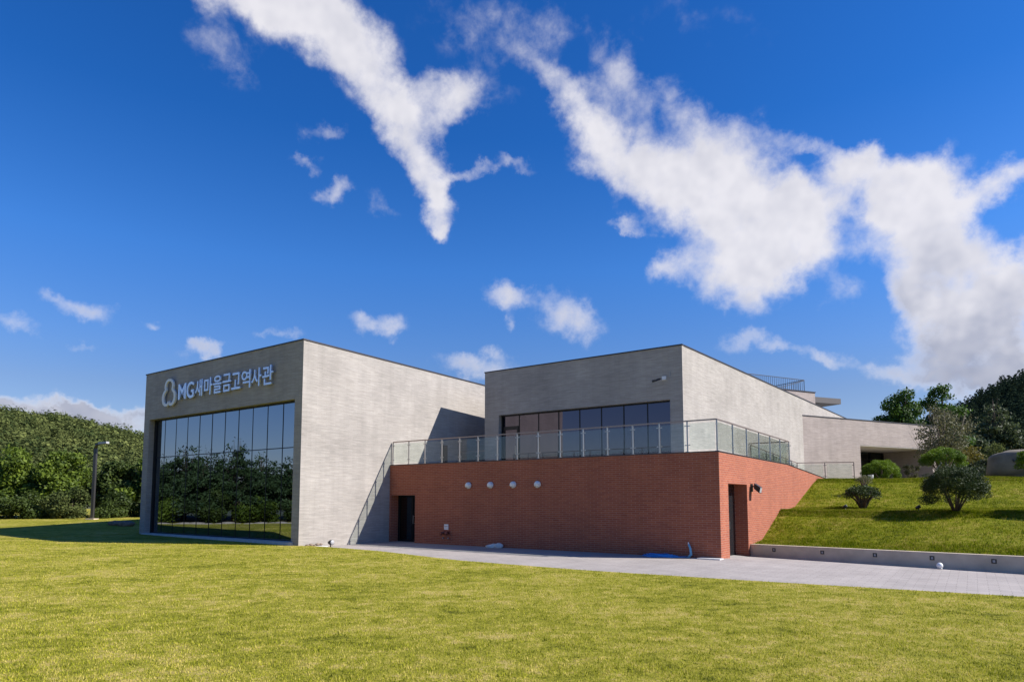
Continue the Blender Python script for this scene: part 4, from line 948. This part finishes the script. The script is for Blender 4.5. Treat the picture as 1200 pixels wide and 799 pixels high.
# trees at right -----------------------------------------------------------
make_tree('maple_tree', (37.2, 61, 2.9), 9.6, 3.0, 2.6, 26, 17000, .26, M['leaf_maple'], M['bark'], 201, 'dense green tree rising behind the roof of the stone wing, the left one of two', group='green trees behind the stone wing', flat=.6)
make_tree('maple_tree', (41.6, 62, 2.9), 10.6, 3.0, 2.6, 20, 11000, .26, M['leaf_maple'], M['bark'], 207, 'open branched green tree behind the stone wing, the right one of two', group='green trees behind the stone wing', flat=.4)
make_tree('olive_tree', (27.2, 41, 3.1), 5.0, 2.1, 1.3, 24, 5200, .13, M['leaf_olive'], M['barkpale'], 203, 'sparse grey green tree in front of the right end of the stone wing', flat=.8, spread=1.1, shell=.3)
# bare pale twigs of the sparse tree
tw = MB(); r_ = random.Random(4)
for k in range(60):
    a_ = r_.uniform(0, 6.28); q = r_.uniform(.1, 1.7); tw.tube([(27.2 + .1 * math.cos(a_), 41 + .1 * math.sin(a_), 3.5), (27.2 + .6 * q * math.cos(a_), 41 + .6 * q * math.sin(a_), 5.0), (27.2 + q * math.cos(a_), 41 + q * math.sin(a_), 5.4 + r_.uniform(0, 2.3))], [.022, .014, .005], 4)
ol = [o for o in sc.objects if o.name.startswith('olive_tree')][0]; tw.build('twigs', M['barkpale'], ol)
make_tree('tall_pine', (56.5, 75, 3.0), 11.0, 3.1, 3.5, 0, 9000, .30, M['leaf_grey'], M['bark'], 204, 'tall open pine standing alone against the dark right hill', lobes=pine_lobes(11.0, 3.0, 204, .42), shell=.15, r0=.2)
BK = [(44, 66, 5.2, 2.4, 'leaf_grey', 'dark tree right of the green pair behind the wing'), (50, 70, 6.0, 2.8, 'leaf_grey', 'mid green tree left of the tall open pine'), (61, 74, 7.0, 3.0, 'leaf_grey', 'dark conifer right of the tall open pine'),
      (65.5, 76, 8.2, 3.0, 'leaf_pine', 'dark tree at the right edge of the view below the hill'), (55, 68, 4.8, 2.6, 'leaf_olive', 'greyish tree below the tall open pine')]
for i, (x, y, h, w, lf, lab) in enumerate(BK): make_tree('background_tree', (x, y, 2.9), h, w, .8, 16, 9000, .27, M[lf], M['bark'], 230 + i, lab, group='trees between the wing and the right hill', shell=.4)
SH = [(34.2, 49.5, 2.6, 1.5, 'leaf_yellow', 'yellowish bush behind the clipped pine with stakes'), (38.0, 53, 3.4, 2.0, 'leaf_yellow', 'yellow green bush between clipped pine and boulder'), (42.0, 56, 3.8, 2.2, 'leaf_hill', 'green bush above the left shoulder of the boulder'),
      (45.8, 57, 3.4, 2.2, 'leaf_yellow', 'yellowing bush behind the top of the boulder'), (49.5, 59, 3.8, 2.3, 'leaf_olive', 'greyish bush behind the right half of the boulder'), (33.5, 46, 1.7, 1.3, 'leaf_grey', 'green low bush left of the boulder'), (30.6, 44.5, 1.5, 1.0, 'leaf_dark', 'dark low bush behind the clipped pine'), (35.8, 48, 1.9, 1.3, 'leaf_locust', 'leafy low bush touching the left side of the boulder')]
for i, (x, y, h, w, lf, lab) in enumerate(SH): make_tree('bush', (x, y, 3.05), h, w, .0, 14, 6000, .16, M[lf], M['bark'], 260 + i, lab, 'bush', 'bushes behind the boulder', shell=.35, r0=.04)

def clipped(name, p, w, h, base, leaf, seed, label, n=16000, stems=7, lump=.06, size=.07, freq=4., under=.25, fan=.55):
    """clipped pine: stems fanning out under one dome of needles; base = height of the dome's rim"""
    root = empty(name, p, label, 'shrub'); r = np.random.default_rng(seed); H_ = h - base
    nl = max(10, int(75 * under * 4)); g = []
    for k in range(nl):
        zq = (k + .5) / nl; zq = zq if zq > .12 else -.25 * r.uniform(); a_ = k * 2.39996 + r.normal(0, .25); q = math.sqrt(max(0, 1 - zq * zq)); j = 1 + lump * r.normal(0, 1.1)
        s_ = w * (.15 + .9 * lump) * r.uniform(.8, 1.25)
        g.append((w * .86 * q * math.cos(a_) * j, w * .80 * q * math.sin(a_) * j, base + H_ * .15 + H_ * .76 * zq * j, s_, s_, s_ * .72))
    pts, d = crown_points(n, g, seed, .55); d[:, 2] += .3
    v, f = leafquads(pts, size * r.uniform(.6, 1.4, n), .45, flat=d * .25, seed=seed); npmesh('foliage', v, f, leaf, parent=root)
    for k in range(stems):
        a_ = 6.28 * k / stems + r.uniform(0, .5); q = w * r.uniform(.3, .8) * fan / .55; m = MB(); m.tube([(.05 * math.cos(a_), .05 * math.sin(a_), -.05), (q * .40 * math.cos(a_), q * .40 * math.sin(a_), base * .6 + .05), (q * math.cos(a_), q * math.sin(a_), base + H_ * .45)], [.05, .035, .012], 6)
        o = m.build('stem', M['bark']); o.parent = root
    return root
clipped('clipped_pine', (21.1, 37, 3.1), 1.03, 1.14, .18, M['leaf_clip'], 301, 'bright green clipped dome pine in front of the porch opening', 24000, 8, .035, .055)
umb = clipped('umbrella_pine', (23.4, 35, 3.1), 1.08, 1.66, .78, M['leaf_clip'], 302, 'bright green umbrella shaped pine propped by pale stakes', 24000, 8, .04, .055)
st = MB()
for dx, dy in ((-.85, -.1), (.7, .2), (.2, -.7), (-.35, .6)): st.tube([(23.4 + dx, 35 + dy, 3.08), (23.4 + dx * .15, 35 + dy * .15, 4.0)], .028, 6)
tag(st.build('tree_stakes', M['stake'], wl=(23.4, 35, 3.1)), 'pale wooden props leaning into the umbrella shaped pine', 'stakes')
clipped('round_pine', (17.75, 25.98, bank_at(17.75, 25.98) - .02), 1.12, 1.78, .50, M['leaf_clipdark'], 303, 'large dark rounded pine shrub on the bench of the grass bank', 34000, 9, .07, .055, 6., .42)
clipped('small_shrub', (15.6, 28.85, bank_at(15.6, 28.85) - .02), .70, 1.0, .55, M['leaf_clipdark'], 305, 'small dark shrub with bare stems on the bank bench', 6500, 20, .10, .06, 6., .3, .75)
clipped('sparse_shrub', (17.4, 32.0, bank_at(17.4, 32.0) - .05), .36, .95, .65, M['leaf_olive'], 306, 'sparse little shrub on the upper slope above the small dark one', 900, 7, .15, .06, 6.)
clipped('clipped_pine', (26.75, 33.2, 3.05), .75, 1.5, .55, M['leaf_clip'], 307, 'clipped green pine cut off by the right edge of the view', 9000, 6)
clipped('round_pine', (21.3, 24.6, bank_at(22, 25.5) - .02), 1.12, 1.7, .50, M['leaf_clipdark'], 308, 'dark rounded pine outside the right edge whose shadow falls on the bank', 14000, 6, .1, .075, 6.)
make_tree('young_spruce', (26.6, 43.0, 3.1), 1.25, .42, .1, 0, 1800, .08, M['leaf_olive'], M['bark'], 309, 'thin young shrub in front of the shaded porch wall', 'shrub', lobes=[(r_.uniform(-.35, .35), r_.uniform(-.3, .3), r_.uniform(.3, 1.2), .13, .13, .1) for _ in range(14)], r0=.02)

# boulder with carved text -------------------------------------------------
bo = empty('boulder', (29.0, 36.2, 3.1), 'huge grey rounded boulder with dark carved writing on the plateau', 'boulder')
nu, nv = 72, 44; V2 = []
for i in range(nv + 1):
    ph = math.pi * i / nv
    for k in range(nu):
        t = 2 * math.pi * k / nu; e = .72
        cx_ = math.copysign(abs(math.cos(t)) ** e, math.cos(t)) * math.sin(ph) ** e; sy_ = math.copysign(abs(math.sin(t)) ** e, math.sin(t)) * math.sin(ph) ** e; cz_ = math.copysign(abs(math.cos(ph)) ** e, math.cos(ph))
        q = 1 + .035 * math.sin(3 * t + 2 * ph) + .025 * math.sin(7 * ph + 2 * t) + .012 * math.sin(11 * t + 9 * ph)
        V2.append((1.95 * cx_ * q, 1.0 * sy_ * q, .76 + .92 * cz_ * q * (1 - .06 * cx_)))
fs2 = [(i * nu + k, (i + 1) * nu + k, (i + 1) * nu + (k + 1) % nu, i * nu + (k + 1) % nu) for i in range(nv) for k in range(nu)]
m_ = MB(); m_.add(V2, fs2, True); o = m_.build('rock_body', M['boulder']); o.parent = bo
m_ = MB(); rz = random.Random(3)
for k in range(9):
    x = -.72 + k * .17
    for _ in range(4):
        a_ = rz.choice([0, 1]); x0 = x + rz.uniform(-.04, .02); z0_ = 1.02 + rz.uniform(-.05, .05); w_, h_ = ((.1, .014) if a_ else (.014, .1))
        m_.add([(x0, -1.012, z0_), (x0 + w_, -1.012, z0_), (x0 + w_, -1.012, z0_ + h_), (x0, -1.012, z0_ + h_), (x0, -.95, z0_), (x0 + w_, -.95, z0_), (x0 + w_, -.95, z0_ + h_), (x0, -.95, z0_ + h_)], [(0, 1, 2, 3), (0, 4, 5, 1), (1, 5, 6, 2), (2, 6, 7, 3), (3, 7, 4, 0)])
o = m_.build('carved_text', M['carve']); o.parent = bo
bo.rotation_euler = (0, 0, R(-37))

# spotlights on the bank, lamp post, flood light, small posts --------------
def spot(p, label):
    v = empty('ground_spotlight', p, label, 'light', 'small spotlights on the bank')
    m = MB(); m.tube([(0, 0, -.05), (0, 0, .12)], .018, 8); o = m.build('spike', M['black']); o.parent = v
    m = MB(); m.tube([(-.09, .05, .13), (.05, -.03, .22)], [.055, .07], 14); o = m.build('housing', M['black']); o.parent = v
    m = MB(); m.tube([(.051, -.031, .2205), (.058, -.035, .225)], [.055, .055], 14); o = m.build('lens', M['grey']); o.parent = v
spot((14.45, 28.15, bank_at(14.45, 28.15)), 'tiny black spotlight beside the small dark shrub on the bank')
spot((16.75, 26.75, bank_at(16.75, 26.75)), 'tiny black spotlight left of the large dark rounded pine')
lz = float(lawn_z(*loc2(-27.9, 43.2)))
lp = empty('street_lamp', (-27.9, 43.2, lz), 'slim dark lamp post with a short bent head in front of the left trees', 'street lamp')
m_ = MB(); m_.bar((-27.9, 43.2, lz), (-27.9, 43.2, lz + 4.75), .17, .17, Vector((1, 0, 0))); o = m_.build('pole', M['darksteel'], lp)
m_ = MB(); m_.bar((-27.9, 43.2, lz), (-27.9, 43.2, lz + .06), .55, .55, Vector((1, 0, 0))); m_.build('base', M['concrete'], lp)
m_ = MB(); m_.tube([(-27.9, 43.2, lz + 4.7), (-27.83, 43.15, lz + 4.95), (-27.55, 43.1, lz + 5.05)], [.09, .09, .08], 10); m_.build('neck', M['darksteel'], lp)
m_ = MB(); m_.bar((-27.6, 43.1, lz + 5.06), (-27.0, 43.0, lz + 5.10), .26, .14); m_.build('lamp_head', M['grey'], lp)
v = empty('ground_floodlight', W(-22.1, 17.95, 0), 'small round dark floodlight on the ground beside the hall corner', 'lamp')
m_ = MB(); m_.tube([W(-22.1, 17.95, 0), W(-22.1, 17.95, .14)], .025, 8); m_.build('stand', M['black'], v)
m_ = MB(); m_.tube([W(-22.22, 17.95, .19), W(-22.12, 17.95, .20), W(-21.99, 17.95, .21)], [.06, .10, .11], 16); m_.build('housing', M['black'], v)
m_ = MB(); m_.tube([W(-21.989, 17.95, .21), W(-21.975, 17.95, .21)], [.10, .095], 16); m_.build('lens', M['grey'], v)
for i, a in enumerate([17.05, 17.22, 17.40, 17.55, 17.72]):
    s_ = .07 + .02 * math.sin(i * 2.3); p = W(-22.45, a, .08 + s_ * .5); m_ = MB(); m_.ball(p, (s_ * 1.2, s_, s_ * .7), 10, 7, .15)
    tag(m_.build('pebble', M['rock'], wl=p), 'small brown stone in the short row at the hall corner', 'rock', 'row of small brown stones at the hall corner')
m_ = MB(); m_.prism([W(a_, b_, 0).xy for a_, b_ in [(-22.585, 16.62), (-21.9, 16.95), (-22.0, 17.75), (-22.60, 17.85)]], -.02, .075)
tag(m_.build('corner_slab', M['kerb']), 'thin white slab on the ground at the right corner of the glass hall', 'slab')
m_ = MB(); q = Vector((24.35, 43.9, 3.05)); m_.bar(q, q + Vector((0, 0, .62)), .34, .10, wd); v = tag(m_.build('bollard_sign', M['white'], wl=q), 'low white upright plate at the left foot of the porch opening', 'sign')
m_ = MB(); m_.bar(q + Vector((0, 0, -.02)), q + Vector((0, 0, .04)), .42, .2, wd); m_.build('base', M['grey'], v)
